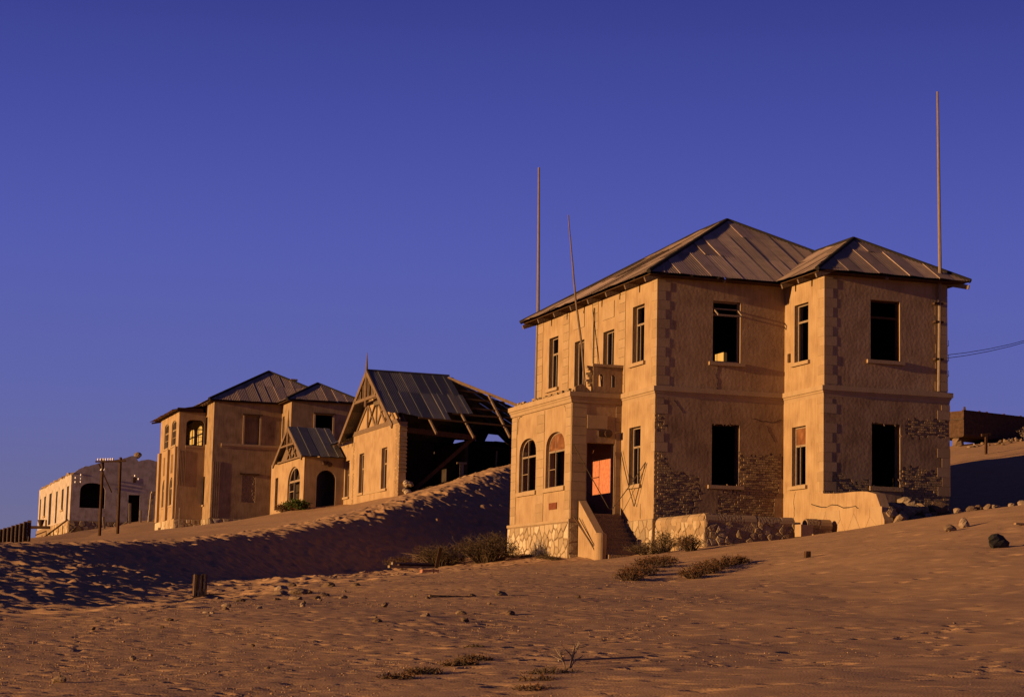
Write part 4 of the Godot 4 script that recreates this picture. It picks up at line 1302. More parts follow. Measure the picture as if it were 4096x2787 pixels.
func build_terrace() -> void:
	rng.seed = 411
	var X := Vector3.RIGHT
	var Z := Vector3.BACK
	var t := thing("terrace_wall", "low crumbling rubble wall with rounded coping in front of the large house", "wall", Vector3(2.4, 4.3, 4.05))
	var mb := MB.new()
	mb.span(Vector3(0.0, 3.0, 0.13), Vector3(0.42, 5.06, 4.0))
	mb.span(Vector3(0.0, 3.0, 4.0), Vector3(3.55, 5.08, 4.4))
	mb.span(Vector3(3.55, 3.0, 4.02), Vector3(4.75, 5.0, 4.38))
	part(t, "wall_core", mb, M.mortar)
	stone_facing(t, Vector3(0, 0, 0.13), Z, -X, 0.0, 4.25, 4.0, 5.05, 0.36, 0.24, [M.stone[0], M.quoin_b, M.mortar, M.quoin_c, M.quoin], 0.012, 0.04, 0.8)
	stone_facing(t, Vector3(0, 0, 4.4), X, Z, 0.0, 3.5, 4.05, 5.06, 0.30, 0.19, [M.stone[1], M.mortar, M.brick[2], M.mortar], 0.012, 0.04, 0.75)
	for k in 9:
		var z0 := 0.16 + k * 0.465
		var c := MB.new()
		c.tube([Vector3(0.2, 5.06, z0), Vector3(0.2, 5.06 + rr(-0.012, 0.012), z0 + 0.45)], [0.235, 0.235], 12)
		part(t, "coping_stone", c, [M.quoin, M.quoin_b, M.mortar][k % 3])
	for k in 10:
		if k == 7: continue
		var x0 := 0.02 + k * 0.475
		var c := MB.new()
		c.tube([Vector3(x0, 5.05 - 0.006 * k, 4.2), Vector3(x0 + 0.46, 5.05 - 0.006 * k + rr(-0.015, 0.01), 4.2)], [0.225, 0.225], 12)
		part(t, "coping_stone", c, [M.quoin_b, M.mortar, M.mortar][k % 3])
	# plastered stub wall running out from the bay
	var s := thing("garden_wall", "broken pale plastered stub wall jutting from the bay towards the street", "wall", Vector3(5.0, 4.8, 5.2))
	var w := MB.new()
	var tops := [[0.0, 6.2], [1.2, 6.16], [2.8, 6.14], [3.6, 6.1], [4.3, 6.06], [4.8, 5.98], [5.05, 5.6], [5.2, 5.42], [5.35, 5.1]]
	var top := func(u: float) -> float:
		var k := 0
		while k < tops.size() - 2 and u > tops[k + 1][0]: k += 1
		return lerpf(tops[k][1], tops[k + 1][1], clampf((u - tops[k][0]) / (tops[k + 1][0] - tops[k][0]), 0.0, 1.0)) + 0.02 * sin(u * 23.0)
	wall(w, w, Vector3(4.96, 0, 2.3), Z, -X, 5.35, 3.6, top, 0.34, [])
	part(s, "plaster_wall", w, M.plaster)
	crack(s, [Vector3(4.956, 5.85, 2.44), Vector3(4.956, 5.76, 3.96), Vector3(4.956, 5.64, 5.69), Vector3(4.956, 5.45, 6.13)], X, 0.03)
	crack(s, [Vector3(4.956, 5.42, 6.22), Vector3(4.956, 5.17, 6.32), Vector3(4.956, 4.9, 6.22)], X, 0.024)
	# flakes of a thicker lower coat
	stone_facing(s, Vector3(4.96, 0, 2.3), Z, -X, 0.05, 5.2, 4.5, 5.56, 1.1, 0.6, [M.plaster, M.quoin], 0.012, 0.016)
	var heap := [Vector3(5.3, 5.35, 7.3), Vector3(5.8, 5.5, 6.6), Vector3(6.3, 5.3, 6.2), Vector3(6.6, 5.7, 5.2), Vector3(7.2, 5.6, 4.7), Vector3(7.9, 5.7, 4.2), Vector3(8.5, 5.7, 3.9), Vector3(9.2, 5.8, 3.8), Vector3(5.55, 5.8, 6.2), Vector3(7.0, 5.5, 5.6), Vector3(6.1, 5.9, 5.4), Vector3(8.1, 6.1, 3.6), Vector3(5.4, 5.05, 7.9), Vector3(6.9, 6.2, 4.1)]
	for k in heap.size():
		var p: Vector3 = heap[k]
		p.y = minf(p.y, sand(p.x, p.z) + 0.55)
		var b := boulder(Vector3(rr(0.5, 0.95), rr(0.35, 0.65), rr(0.5, 0.9)), 7)
		var o := single("rubble_block", b, [M.mortar, M.rock[0], M.stone[3]][k % 3], "rough masonry block, %s along the heap below the bay from its pale wall" % nth(k + 1), "rubble", p, "rubble heap at the foot of the bay")
		o.rotation.y = rr(0, TAU)
	for k in 26:
		var p := on_sand(rr(5.3, 9.8), 0.0)
		p.z = lerpf(7.6, 3.7, clampf((p.x - 5.3) / 3.4, 0.0, 1.0)) + rr(-0.3, 0.7)
		p = on_sand(p.x, p.z, 0.03)
		single("rubble_stone", boulder(Vector3(rr(0.15, 0.4), rr(0.12, 0.28), rr(0.15, 0.35)), 6), M.rock[k % 3], "small loose stone scattered along the foot of the bay rubble", "stone", p, "loose stones below the bay")
	# the line of stones along the brow of the sand to the right of the house
	for k in 34:
		var f := k / 33.0
		var p := on_sand(lerpf(9.6, 20.5, f) + rr(-0.1, 0.1), lerpf(4.4, 8.6, f) + rr(-0.25, 0.25), 0.05)
		var big := 1.9 if k in [20, 22, 29] else 1.0
		single("border_stone", boulder(Vector3(rr(0.22, 0.5), rr(0.16, 0.32), rr(0.22, 0.4)) * big, 6), M.rock[rng.randi() % 3], "rough stone, %s from the house corner in the row along the sand brow" % nth(k + 1), "stone", p, "stones bordering the slope right of the house")
	# concrete block in front of the terrace wall
	var cb := MB.new()
	rough_block(cb, Vector3(0, 0.14, 0), Vector3(0.5, 0.42, 0.4), 0.08)
	rough_block(cb, Vector3(0.42, -0.03, 0.1), Vector3(0.5, 0.12, 0.42), 0.08)
	var o := single("concrete_block", cb, M.quoin, "small pale concrete block lying before the right end of the terrace wall", "block", on_sand(3.5, 4.75, 0.05))
	o.rotation.y = 0.12
	var gb := bush(0.75, 0.42, 60, 900, 0.05, M.leaf_green, M.twig, "green_bush", "small bright green bush growing behind the low terrace wall", "bush", Vector3(3.4, 4.9, 1.5))
	gb.scale = Vector3(1.3, 1.0, 1.0)

# ------------------------------------------------------------------ plants
func bush(radius: float, height: float, stems: int, leaves: int, leaf: float, lm: Material, sm: Material, called: String, label: String, category: String, at: Vector3, group := "") -> Node3D:
	var root := thing(called, label, category, at, group)
	var st := MB.new()
	var lf := MB.new()
	var tips := []
	for k in stems:
		var an := rr(0, TAU)
		var reach := radius * sqrt(rng.randf())
		var up := height * rr(0.45, 1.05) * (1.0 - 0.45 * pow(reach / radius, 2.0))
		var root_at := Vector3(cos(an), 0, sin(an)) * reach * 0.35
		var pts := []
		var rad := []
		for j in 5:
			var t := j / 4.0
			pts.append(root_at + Vector3(cos(an) * (reach - reach * 0.35) * t, up * (1.0 - (1.0 - t) * (1.0 - t)) - 0.03, sin(an) * (reach * 0.65) * t) + Vector3(rr(-1, 1), rr(-0.5, 0.5), rr(-1, 1)) * 0.05 * radius * t * 2.0)
			rad.append(lerpf(0.011, 0.004, t) * (0.6 + radius * 0.35))
		st.tube(pts, rad, 3, false)
		for j in 3:
			var b: Vector3 = pts[2 + j % 3]
			var e := b + Vector3(rr(-1, 1), rr(-0.1, 1.0), rr(-1, 1)) * 0.2 * radius
			st.tube([b, e], [0.005, 0.003], 3, false)
			tips.append([b, e])
		tips.append([pts[3], pts[4]])
	for k in leaves:
		var t: Array = tips[rng.randi() % tips.size()]
		var p: Vector3 = t[0].lerp(t[1], rng.randf()) + Vector3(rr(-1, 1), rr(-1, 1), rr(-1, 1)) * leaf * 0.9
		var d := Vector3(rr(-1, 1), rr(-0.3, 1.2), rr(-1, 1)).normalized() * leaf * rr(0.6, 1.3)
		var w := d.cross(Vector3(rr(-1, 1), rr(-1, 1), rr(-1, 1))).normalized() * leaf * rr(0.18, 0.32)
		lf.tri(p - w, p + d, p + w)
	for m in [st, lf]:
		for k in m.v.size(): m.v[k] += at
	part(root, "stems", st, sm)
	if leaves > 0: part(root, "foliage", lf, lm)
	return root

func build_plants() -> void:
	rng.seed = 512
	# big dry bush against the left corner of the annexe: a clump of three shrubs
	bush(1.35, 1.1, 300, 1300, 0.07, M.leaf_dry, M.twig, "dry_shrub", "large tangled dark dry shrub hugging the annexe's left corner", "shrub", on_sand(-4.2, -6.2))
	bush(1.3, 0.8, 230, 800, 0.065, M.leaf_dry, M.twig, "dry_shrub", "broad low dry shrub in the middle of the clump left of the annexe", "shrub", on_sand(-5.6, -7.8))
	bush(0.85, 0.5, 110, 420, 0.06, M.leaf_red, M.twig, "dry_shrub", "smallest leftmost reddish shrub of the clump left of the annexe", "shrub", on_sand(-6.6, -9.3))
	for k in 14:
		var x := lerpf(-3.4, -1.9, k / 13.0)
		bush(rr(0.22, 0.36), rr(0.10, 0.2), 26, 70, 0.05, M.leaf_dry, M.twig, "dry_weed", "dry weed in the strip along the foot of the annexe plinth", "weed", on_sand(-2.55 + rr(-0.25, 0.2), lerpf(-7.6, -2.8, k / 13.0)), "dry weeds along the annexe plinth")
	# between the stair and the terrace wall
	bush(0.7, 0.75, 90, 500, 0.06, M.leaf_dry, M.twig, "dry_shrub", "upright dark dry shrub in front of the terrace wall's lit end", "shrub", on_sand(-0.75, 2.6))
	bush(0.5, 0.55, 170, 300, 0.07, M.leaf_red, M.twig, "dry_grass", "dense rounded tuft of brown dry grass below the terrace wall corner", "grass tuft", on_sand(-1.05, 5.6))
	bush(0.8, 0.4, 110, 600, 0.06, M.leaf_dry, M.twig, "dry_shrub", "low sprawling dry shrub between stair and grass tuft", "shrub", on_sand(-1.9, 4.0))
	# creeping reddish mats on the slope in front
	var mats := [[-8.9, 19.7, 0.45], [-8.2, 18.5, 0.55], [-7.5, 17.2, 0.6], [-6.6, 15.6, 0.65], [-5.7, 14.0, 0.6], [-4.9, 12.4, 0.5], [-7.3, 19.9, 0.4], [-6.6, 19.1, 0.5], [-6.0, 18.4, 0.5], [-5.4, 17.8, 0.45], [-4.8, 17.3, 0.35]]
	for k in mats.size():
		var m: Array = mats[k]
		bush(m[2], rr(0.16, 0.30), 60, 420, 0.05, M.leaf_red, M.twig, "creeping_shrub", "low reddish creeping shrub, %s from the bottom of the %s patch before the stair" % [nth(k + 1 if k < 6 else k - 5), "left" if k < 6 else "right"], "shrub", on_sand(m[0], m[1]), "%s patch of creeping shrubs" % ("left" if k < 6 else "right"))
	# by the other houses
	bush(0.75, 0.62, 150, 900, 0.14, M.leaf_green, M.leaf_red, "grass_tuft", "green and brown grass tuft beside the gabled porch arch", "grass tuft", on_sand(-2.3, -47.9))
	bush(0.6, 0.5, 120, 500, 0.12, M.leaf_red, M.twig, "grass_tuft", "dry reddish grass tuft left of the green one at the porch", "grass tuft", on_sand(-2.7, -49.2))
	for k in 3: bush(1.3, 1.2 - 0.2 * k, 130, 900, 0.10, M.leaf_dry, M.twig, "dry_shrub", "dark dry shrub growing against the far two-storey house's front plinth", "shrub", on_sand(0.9 + k * 1.1, -79.3), "shrubs at the far house's plinth")
	bush(0.7, 0.75, 80, 300, 0.1, M.twig_pale, M.twig_pale, "dry_shrub", "pale dry shrub on the sand below the dark tank", "shrub", on_sand(29.6, -21.6))
	# foreground: bare forked twig and creeping sprigs
	var tw := thing("bare_twig_plant", "bare pale forked twig plant standing in the foreground sand", "plant", on_sand(-20.45, 46.6))
	var st := MB.new()
	var base := base_of(tw)
	for k in 9:
		var an := rr(-1.3, 1.3) + (PI if k % 2 else 0.0)
		var h := rr(0.18, 0.40)
		var o := Vector3(cos(an) * 0.86, 0, sin(an) * 0.5)
		var p1 := base + o * 0.07 + Vector3(0, h * 0.4, 0)
		var p2 := p1 + o * rr(0.05, 0.14) + Vector3(0, h * 0.45, 0)
		st.tube([base + Vector3(0, -0.05, 0), p1, p2], [0.008, 0.006, 0.003], 4, false)
		st.tube([p1, p1 + Vector3(rr(-0.16, 0.16), rr(0.05, 0.16), rr(-0.1, 0.1))], [0.005, 0.002], 3, false)
		st.tube([p1.lerp(p2, 0.5), p1.lerp(p2, 0.5) + Vector3(rr(-0.2, 0.2), rr(0.02, 0.1), rr(-0.1, 0.1))], [0.004, 0.002], 3, false)
	part(tw, "branches", st, M.twig_pale)
	var sp := [[-22.4, 47.0, 0.14, "leftmost of the foreground mats"], [-21.95, 46.4, 0.16, "second from the left"], [-21.3, 45.5, 0.15, "on the lit hump left of the twig plant"], [-20.95, 44.9, 0.17, "just behind the lit hump"], [-21.6, 48.8, 0.16, "nearest the bottom edge"], [-21.2, 47.9, 0.17, "between the bottom edge and the twig plant"], [-20.8, 47.1, 0.2, "at the foot of the twig plant"], [-20.4, 43.2, 0.1, "smallest, farthest up the slope"]]
	for e in sp:
		for k in 1:
			bush(e[2] * 1.5, 0.075, 60, 170, 0.03, M.leaf_red if e[0] < -20.9 else M.leaf_dry, M.twig, "creeping_sprig", "mat of dry creeping sprigs, " + e[3], "plant", on_sand(e[0], e[1]), "creeping sprigs in the foreground")

# ------------------------------------------------------------------ stones, planks, stump on the sand
func build_litter() -> void:
	rng.seed = 613
	var at := on_sand(-20.0, 21.7)
	var s := thing("wooden_stump", "short weathered square wooden post stump standing alone in the sand", "post", at)
	for k in 7:
		var mb := MB.new()
		var x := -0.13 + k * 0.042
		mb.bar(at + Vector3(x, -0.2, 0.11 - 0.02 * (k % 2)), at + Vector3(x + 0.012, 0.55 - rr(0.0, 0.035), 0.10), 0.04, 0.05 + 0.02 * (k % 2), Vector3.BACK)
		part(s, "split_plank", mb, [M.wood, M.wood_dark, M.wood][k % 3])
	var core := MB.new()
	core.span(at + Vector3(-0.13, -0.2, -0.13), at + Vector3(0.13, 0.52, 0.075))
	part(s, "post_core", core, M.wood_dark)
	var tw := MB.new()
	tw.tube([Vector3(0.35, 0.10, 0), Vector3(0.0, 0.08, 0.05), Vector3(-0.3, 0.02, 0.1), Vector3(-0.5, -0.06, 0.1)], [0.012, 0.015, 0.014, 0.01], 5)
	single("fallen_branch", tw, M.wood_dark, "thin crooked branch lying in front of the wooden stump", "branch", on_sand(-19.95, 22.6, 0.03))
	# rubble strewn to the right of the stump
	var big := [[-20.2, 31.9, 0.30, 0.14], [-20.5, 30.4, 0.34, 0.2], [-19.0, 27.2, 0.5, 0.26], [-18.9, 25.9, 0.62, 0.3], [-18.5, 23.8, 0.7, 0.34], [-18.3, 22.4, 0.8, 0.36], [-17.9, 21.4, 0.7, 0.3], [-17.6, 19.8, 0.85, 0.4], [-17.2, 18.4, 0.8, 0.38], [-16.7, 19.2, 0.75, 0.36], [-16.3, 20.0, 0.7, 0.34], [-17.5, 24.6, 0.5, 0.22], [-18.2, 27.0, 0.42, 0.2], [-21.1, 32.7, 0.3, 0.16], [-21.5, 34.1, 0.26, 0.15], [-19.4, 27.6, 0.4, 0.26], [-19.2, 28.4, 0.3, 0.16], [-22.5, 35.2, 0.22, 0.12], [-22.2, 35.5, 0.24, 0.14], [-20.8, 34.0, 0.24, 0.14], [-20.0, 33.3, 0.28, 0.18], [-19.0, 30.2, 0.26, 0.14], [-18.2, 28.6, 0.22, 0.13], [-17.3, 28.6, 0.26, 0.14], [-20.6, 19.0, 0.2, 0.14], [-19.4, 23.2, 0.4, 0.2], [-18.2, 24.4, 0.34, 0.2], [-17.2, 22.9, 0.34, 0.2], [-22.9, 36.4, 0.2, 0.1], [-23.6, 38.0, 0.16, 0.09]]
	big.sort_custom(func(m, n): return m[0] * 0.948 + m[1] * 0.318 < n[0] * 0.948 + n[1] * 0.318)
	for k in big.size():
		var e: Array = big[k]
		var o := single("rubble_stone", boulder(Vector3(e[2] * 0.66, e[3] * 0.55, e[2] * rr(0.35, 0.55)), 8), M.rock[[0, 1, 0, 2][k % 4]], "%s brown stone, %s from the left in the rubble beside the stump" % ["large slab-like" if e[2] > 0.48 else "small", nth(k + 1)], "stone", on_sand(e[0] + rr(-0.5, 0.5), e[1] + rr(-0.4, 0.4), e[3] * 0.08), "%s stones of the rubble beside the stump" % ("large" if e[2] > 0.48 else "small"))
		o.rotation.y = rr(0, TAU)
	var few := [[-17.2, 30.2, 0.2], [-16.0, 29.2, 0.24], [-15.2, 28.6, 0.34], [-18.9, 33.4, 0.22], [-19.2, 36.9, 0.24], [-18.4, 36.2, 0.22], [-18.9, 38.0, 0.2], [-17.7, 36.5, 0.26], [-21.0, 41.5, 0.09], [-20.3, 38.2, 0.2], [-20.1, 37.3, 0.16], [-23.4, 45.3, 0.1], [-24.6, 43.6, 0.12], [-25.7, 46.3, 0.2], [-22.9, 42.0, 0.09], [-24.4, 38.4, 0.12], [-16.9, 33.0, 0.12], [-14.2, 30.2, 0.18], [-22.4, 36.2, 0.12], [-20.0, 44.3, 0.06]]
	few.sort_custom(func(m, n): return m[0] * 0.948 + m[1] * 0.318 < n[0] * 0.948 + n[1] * 0.318)
	for k in few.size():
		var e: Array = few[k]
		var o := single("field_stone", boulder(Vector3(e[2] * 0.95, e[2] * 0.45, e[2] * 0.7), 8), M.rock[rng.randi() % 2], "lone loose stone on the open foreground sand, %s from the left" % nth(k + 1), "stone", on_sand(e[0], e[1], e[2] * 0.12), "scattered stones on the foreground sand")
		o.rotation.y = rr(0, TAU)
	# a buried kerb that throws one long straight shadow
	var kb := MB.new()
	for k in 12: rough_block(kb, Vector3(k * 0.19, 0.0, -k * 0.055), Vector3(0.2, 0.12, 0.12), 0.12)
	var kp := on_sand(-16.9, 29.6, 0.02)
	single("buried_kerb", kb, M.rock[0], "low straight buried stone kerb casting a long dark shadow in the mid foreground", "kerb", kp)
	# planks and brick near the dark dune's foot
	var pk := thing("plank_pile", "small pile of grey and reddish planks at the edge of the dune's shadow", "planks", on_sand(-6.9, -7.6))
	var pb := base_of(pk)
	for e in [[Vector3(-0.9, 0.07, 0.5), Vector3(1.1, 0.09, 0.3), 0], [Vector3(-0.7, 0.2, 0.2), Vector3(1.9, 0.24, -0.1), 1], [Vector3(-0.5, 0.14, 0.35), Vector3(1.3, 0.16, 0.0), 2]]:
		var mb := MB.new()
		mb.bar(pb + e[0], pb + e[1], 0.2, 0.09)
		part(pk, "plank", mb, [M.brick[2], M.wood_grey, M.wood_dark][e[2]])
	var ub := MB.new()
	ub.bar(Vector3(0, -0.1, 0), Vector3(0.17, 0.75, 0), 0.13, 0.05, Vector3.BACK)
	single("upright_plank", ub, M.wood_dark, "dark plank stuck upright and leaning beside the plank pile", "plank", on_sand(-6.1, -6.6))
	var bm := MB.new()
	rough_block(bm, Vector3(0, 0.06, 0), Vector3(0.55, 0.16, 0.3), 0.15)
	single("brick_lump", bm, tint(M.red_plaster, L(0.8, 0.9, 0.9)), "pinkish lump of brick on the flat sand before the plank pile", "brick", on_sand(-10.6, 7.8))
	# right-hand slope
	var rk := single("dark_rock", boulder(Vector3(0.75, 0.42, 0.5), 9), M.rock_dark, "single dark grey-green rock lying on the right-hand sand slope", "rock", on_sand(-1.15, 24.2, 0.1))
	rk.rotation.y = 0.4
	single("pale_stone", boulder(Vector3(0.45, 0.24, 0.35), 8), M.rock[1], "left brown stone of the pair high on the right slope", "stone", on_sand(1.6, 17.4, 0.06))
	single("pale_stone", boulder(Vector3(0.42, 0.34, 0.3), 8), M.rock[2], "right greyish upright stone of the pair high on the right slope", "stone", on_sand(2.35, 16.9, 0.09))
	var bt := MB.new()
	bt.box(Vector3(0, 0.02, 0), Vector3(0.75, 0.05, 0.12))
	single("buried_board", bt, M.brick[0], "reddish board half buried near the right edge above the dark rock", "board", on_sand(2.9, 19.2, 0.01))
	var ps := MB.new()
	rough_block(ps, Vector3(0, 0.05, 0), Vector3(0.16, 0.22, 0.12), 0.2)
	single("small_stump", ps, M.wood_dark, "tiny dark stump poking from the sand right of the creeping shrubs", "stump", on_sand(-3.4, 18.6))
	var dp := MB.new()
	dp.bar(Vector3(-0.55, 0.0, 0.0), Vector3(0.55, 0.05, -0.25), 0.025, 0.02)
	single("dry_stalk", dp, M.twig_pale, "long straight pale dry stalk lying right of the bare twig plant", "stalk", on_sand(-19.75, 45.9, 0.03))
	# gravel: far too many to count
	var pm := boulder(Vector3(1, 0.8, 1), 6).mesh()
	for g in 3:
		var mm := MultiMesh.new()
		mm.transform_format = MultiMesh.TRANSFORM_3D
		mm.mesh = pm
		var places := []
		for k in [9000, 4500, 3500][g]:
			var b := 17.5 + pow(rng.randf(), 1.1) * 44.0
			var a := rr(-0.27, 0.27) * b
			if rng.randf() > smoothstep(5.0, -2.0, a - (b - 20.0) * 0.05) + (0.06 if g == 0 else 0.01): continue
			var p := Vector3(-28, 0, 67) + Vector3(0.3184, 0, -0.9479) * b + Vector3(0.9479, 0, 0.3184) * a
			var sz := rr(0.010, 0.023) if g == 0 else rr(0.006, 0.016)
			if rng.randf() < 0.04: sz *= 1.8
			places.append(Transform3D(Basis(Vector3.UP, rr(0, TAU)).scaled(Vector3(sz * rr(0.8, 1.6), sz * 0.9, sz)), on_sand(p.x, p.z, sz * 0.05)))
		mm.instance_count = places.size()
		for k in places.size(): mm.set_instance_transform(k, places[k])
		var mi := MultiMeshInstance3D.new()
		mi.name = numbered("gravel" if g > 0 else "sand_clods")
		mi.multimesh = mm
		mi.material_override = [M.sand, M.rock[2], M.stone[0]][g]
		mi.set_meta("kind", "stuff")
		mi.set_meta("label", ["crusted sand clods scattered over the trodden flat", "pale gravel scattered over the foreground sand", "ochre gravel scattered over the foreground sand"][g])
		mi.set_meta("category", "gravel" if g > 0 else "clods")
		add_child(mi)

func nth(k: int) -> String:
	var w := ["zeroth", "first", "second", "third", "fourth", "fifth", "sixth", "seventh", "eighth", "ninth", "tenth", "eleventh", "twelfth", "thirteenth", "fourteenth", "fifteenth", "sixteenth", "seventeenth", "eighteenth", "nineteenth"]
	if k < 20: return w[k]
	var tens: String = ["", "", "twenty", "thirty"][k / 10]
	return tens + "-" + w[k % 10] if k % 10 else ["", "", "twentieth", "thirtieth"][k / 10]

# ------------------------------------------------------------------ the far two-storey house with the glazed veranda
func build_veranda_house() -> void:
	rng.seed = 701
	var h := thing("two_storey_house", "far two-storey stuccoed house with twin hipped roofs and a tall veranda bay on its left", "house", Vector3(3.8, 7.2, -86.0))
	var X := Vector3.RIGHT
	var Z := Vector3.BACK
	var F := Vector3.FORWARD
	var w := MB.new()
	var li := MB.new()
	var cx := -1.22
	var cz := -81.41
	var bx := 3.88
	var bz := -78.22
	var ex := 8.82
	var up_f := op(2.32, 3.44, 14.06, 16.14)
	var lo_f := op(2.30, 3.30, 9.75, 11.72)
	wall(w, li, Vector3(cx, 0, cz), X, Z, 5.1, 8.5, 17.15, 0.4, [up_f, lo_f])
	var up_l := op(9.2, 10.0, 14.1, 16.17)
	var lo_l := op(9.1, 9.9, 9.58, 11.7)
	wall(w, li, Vector3(cx, 0, -94.0), Z, -X, 12.19, 8.5, 17.15, 0.4, [up_l, lo_l])
	var up_bl := op(0.25, 1.05, 14.1, 16.17)
	wall(w, li, Vector3(bx, 0, cz), Z, -X, 2.79, 8.0, 17.15, 0.4, [up_bl])
	var up_bf := op(1.82, 3.12, 14.1, 16.2)
	wall(w, li, Vector3(bx, 0, bz), X, Z, 4.94, 8.0, 17.15, 0.4, [up_bf])
	wall(w, li, Vector3(ex, 0, bz - 0.4), F, X, 15.4, 8.0, 17.15, 0.4, [])
	wall(w, li, Vector3(ex - 0.4, 0, -94.0), -X, F, 9.24, 8.0, 17.15, 0.4, [])
	part(h, "outer_wall", w, M.plaster_brown)
	part(h, "wall_lining", li, M.inside)
	var fl := MB.new()
	fl.span(Vector3(cx + 0.41, 13.6, -93.5), Vector3(ex - 0.41, 13.9, cz - 0.41))
	fl.span(Vector3(cx + 0.41, 16.9, -93.5), Vector3(ex - 0.41, 17.05, cz - 0.41))
	fl.span(Vector3(bx + 0.41, 13.601, cz - 0.41), Vector3(ex - 0.41, 13.899, bz - 0.41))
	fl.span(Vector3(bx + 0.41, 16.901, cz - 0.41), Vector3(ex - 0.41, 17.049, bz - 0.41))
	part(h, "inner_floor", fl, M.inside)
	var bl := MB.new()
	bl.span(Vector3(cx + up_f.u0, up_f.y0, cz - 0.3), Vector3(cx + up_f.u1, up_f.y1, cz - 0.14))
	part(h, "boarded_window", bl, tint(M.plaster_brown, L(0.72, 0.7, 0.68), 0.4), "upper window closed flush with brown boards")
	for e in [up_f.u0, up_f.u1]:
		var tr := MB.new()
		tr.box(Vector3(cx + e + (-0.07 if e == up_f.u0 else 0.07), 15.1, cz + 0.02), Vector3(0.13, 2.2, 0.07))
		part(h, "window_surround", tr, M.quoin)
	for e in [up_bf.u0, up_bf.u1]:
		var tr := MB.new()
		tr.box(Vector3(bx + e + (-0.07 if e == up_bf.u0 else 0.07), 15.15, bz + 0.02), Vector3(0.13, 2.15, 0.07))
		part(h, "window_surround", tr, M.quoin)
	for e in [[Vector3(cx + 2.87, 16.22, cz + 0.05), 1.5], [Vector3(bx + 2.47, 16.28, bz + 0.05), 1.65], [Vector3(cx + 2.8, 11.82, cz + 0.05), 1.5]]:
		var tr := MB.new()
		tr.box(e[0], Vector3(e[1], 0.1, 0.16))
		part(h, "lintel", tr, M.wood_dark)
	var fillb := MB.new()
	fillb.span(Vector3(cx + lo_f.u0, lo_f.y0, cz - 0.3), Vector3(cx + lo_f.u1, lo_f.y1, cz - 0.06))
	var wif := part(h, "window_infill", fillb, M.mortar, "lower window closed with rough masonry")
	stone_facing(wif, Vector3(cx, 0, cz - 0.06), X, Z, lo_f.u0, lo_f.u1, lo_f.y0, lo_f.y1, 0.26, 0.13, [M.brick[1], M.mortar], 0.012, 0.02)
	window_frame(h, Vector3(cx, 0, -94.0), Z, -X, up_l, 0.15, 0.0, [], 0.07)
	window_frame(h, Vector3(bx, 0, cz), Z, -X, up_bl, 0.15, 0.0, [], 0.07)
	window_sill(h, Vector3(cx, 0, -94.0), Z, -X, lo_l)
	# string course and corner strips
	var sc := MB.new()
	moulding(sc, [Vector2(ex, -94.0), Vector2(ex, bz), Vector2(bx, bz), Vector2(bx, cz), Vector2(cx + 0.62, cz)], [[0.0, 14.02], [0.12, 14.0], [0.12, 13.85], [0.06, 13.8], [0.05, 13.72], [0.0, 13.7]])
	part(h, "string_course", sc, M.quoin)
	for k in 4:
		var rb := MB.new()
		rb.box(Vector3(cx + 0.12 + k * 0.15, 10.6, cz + 0.02), Vector3(0.09, 4.1, 0.05))
		part(h, "fluted_strip", rb, M.plaster_brown)
	# foundation with its stones
	var fd := MB.new()
	fd.span(Vector3(cx - 0.08, 5.0, -93.9), Vector3(bx, 8.5, cz + 0.08))
	fd.span(Vector3(bx, 5.0, -93.8), Vector3(ex, 8.0, bz + 0.08))
	var found := part(h, "foundation", fd, M.mortar)
	stone_facing(found, Vector3(cx - 0.08, 0, cz + 0.08), X, Z, 0.0, 5.2, 7.1, 8.48, 0.4, 0.42, M.stone, 0.035, 0.05)
	stone_facing(found, Vector3(cx - 0.08, 0, -84.5), Z, -X, 0.0, 3.1, 7.1, 8.48, 0.5, 0.42, M.stone, 0.035, 0.04)
	# veranda
	var vx := -3.24
	var vz := -84.6
	var vb := -93.3
	var v := MB.new()
	var vl := MB.new()
	var ul := [op(2.0, 4.05, 14.1, 16.0, 0.45, 3.0), op(5.4, 7.5, 14.1, 16.0, 0.45, 3.0)]
	var ll := [op(2.0, 3.65, 9.58, 11.72, 0.75, 2.0), op(5.45, 7.15, 9.58, 11.72, 0.75, 2.0)]
	wall(v, vl, Vector3(vx, 0, vb), Z, -X, 8.4, 8.5, 16.5, 0.3, ul + ll)
	var vf := op(0.55, 1.9, 14.0, 15.93, 0.4, 3.0)
	wall(v, vl, Vector3(vx, 0, vz), X, Z, 2.02, 8.5, 16.5, 0.3, [vf])
	wall(v, vl, Vector3(cx, 0, vb - 0.003), -X, F, 1.7, 8.5, 16.5, 0.3, [])
	part(h, "veranda_wall", v, M.plaster)
	part(h, "veranda_lining", vl, M.cream)
	var back := MB.new()
	back.span(Vector3(cx - 0.03, 13.95, vb + 0.3), Vector3(cx - 0.004, 16.4, vz - 0.3))
	part(h, "added_dark_slab", back, M.cream, "cream inner wall of the veranda striped by sunlight")
	var vfl := MB.new()
	vfl.span(Vector3(vx + 0.31, 13.5, vb + 0.3), Vector3(cx - 0.01, 13.9, vz - 0.31))
	vfl.span(Vector3(vx + 0.31, 16.3, vb + 0.3), Vector3(cx - 0.01, 16.42, vz - 0.31))
	part(h, "veranda_floor", vfl, M.inside)
	for o in ul: window_sill(window_frame(h, Vector3(vx, 0, vb), Z, -X, o, 0.12, 0.62, [-0.33, -0.66], 0.09, [[0.03, 0.97, 0.32]]), Vector3(vx, 0, vb), Z, -X, o, 0.06, 0.1, 0.12)
	for o in ll: window_sill(window_frame(h, Vector3(vx, 0, vb), Z, -X, o, 0.12, 0.62, [-0.5], 0.09), Vector3(vx, 0, vb), Z, -X, o, 0.06, 0.1, 0.12)
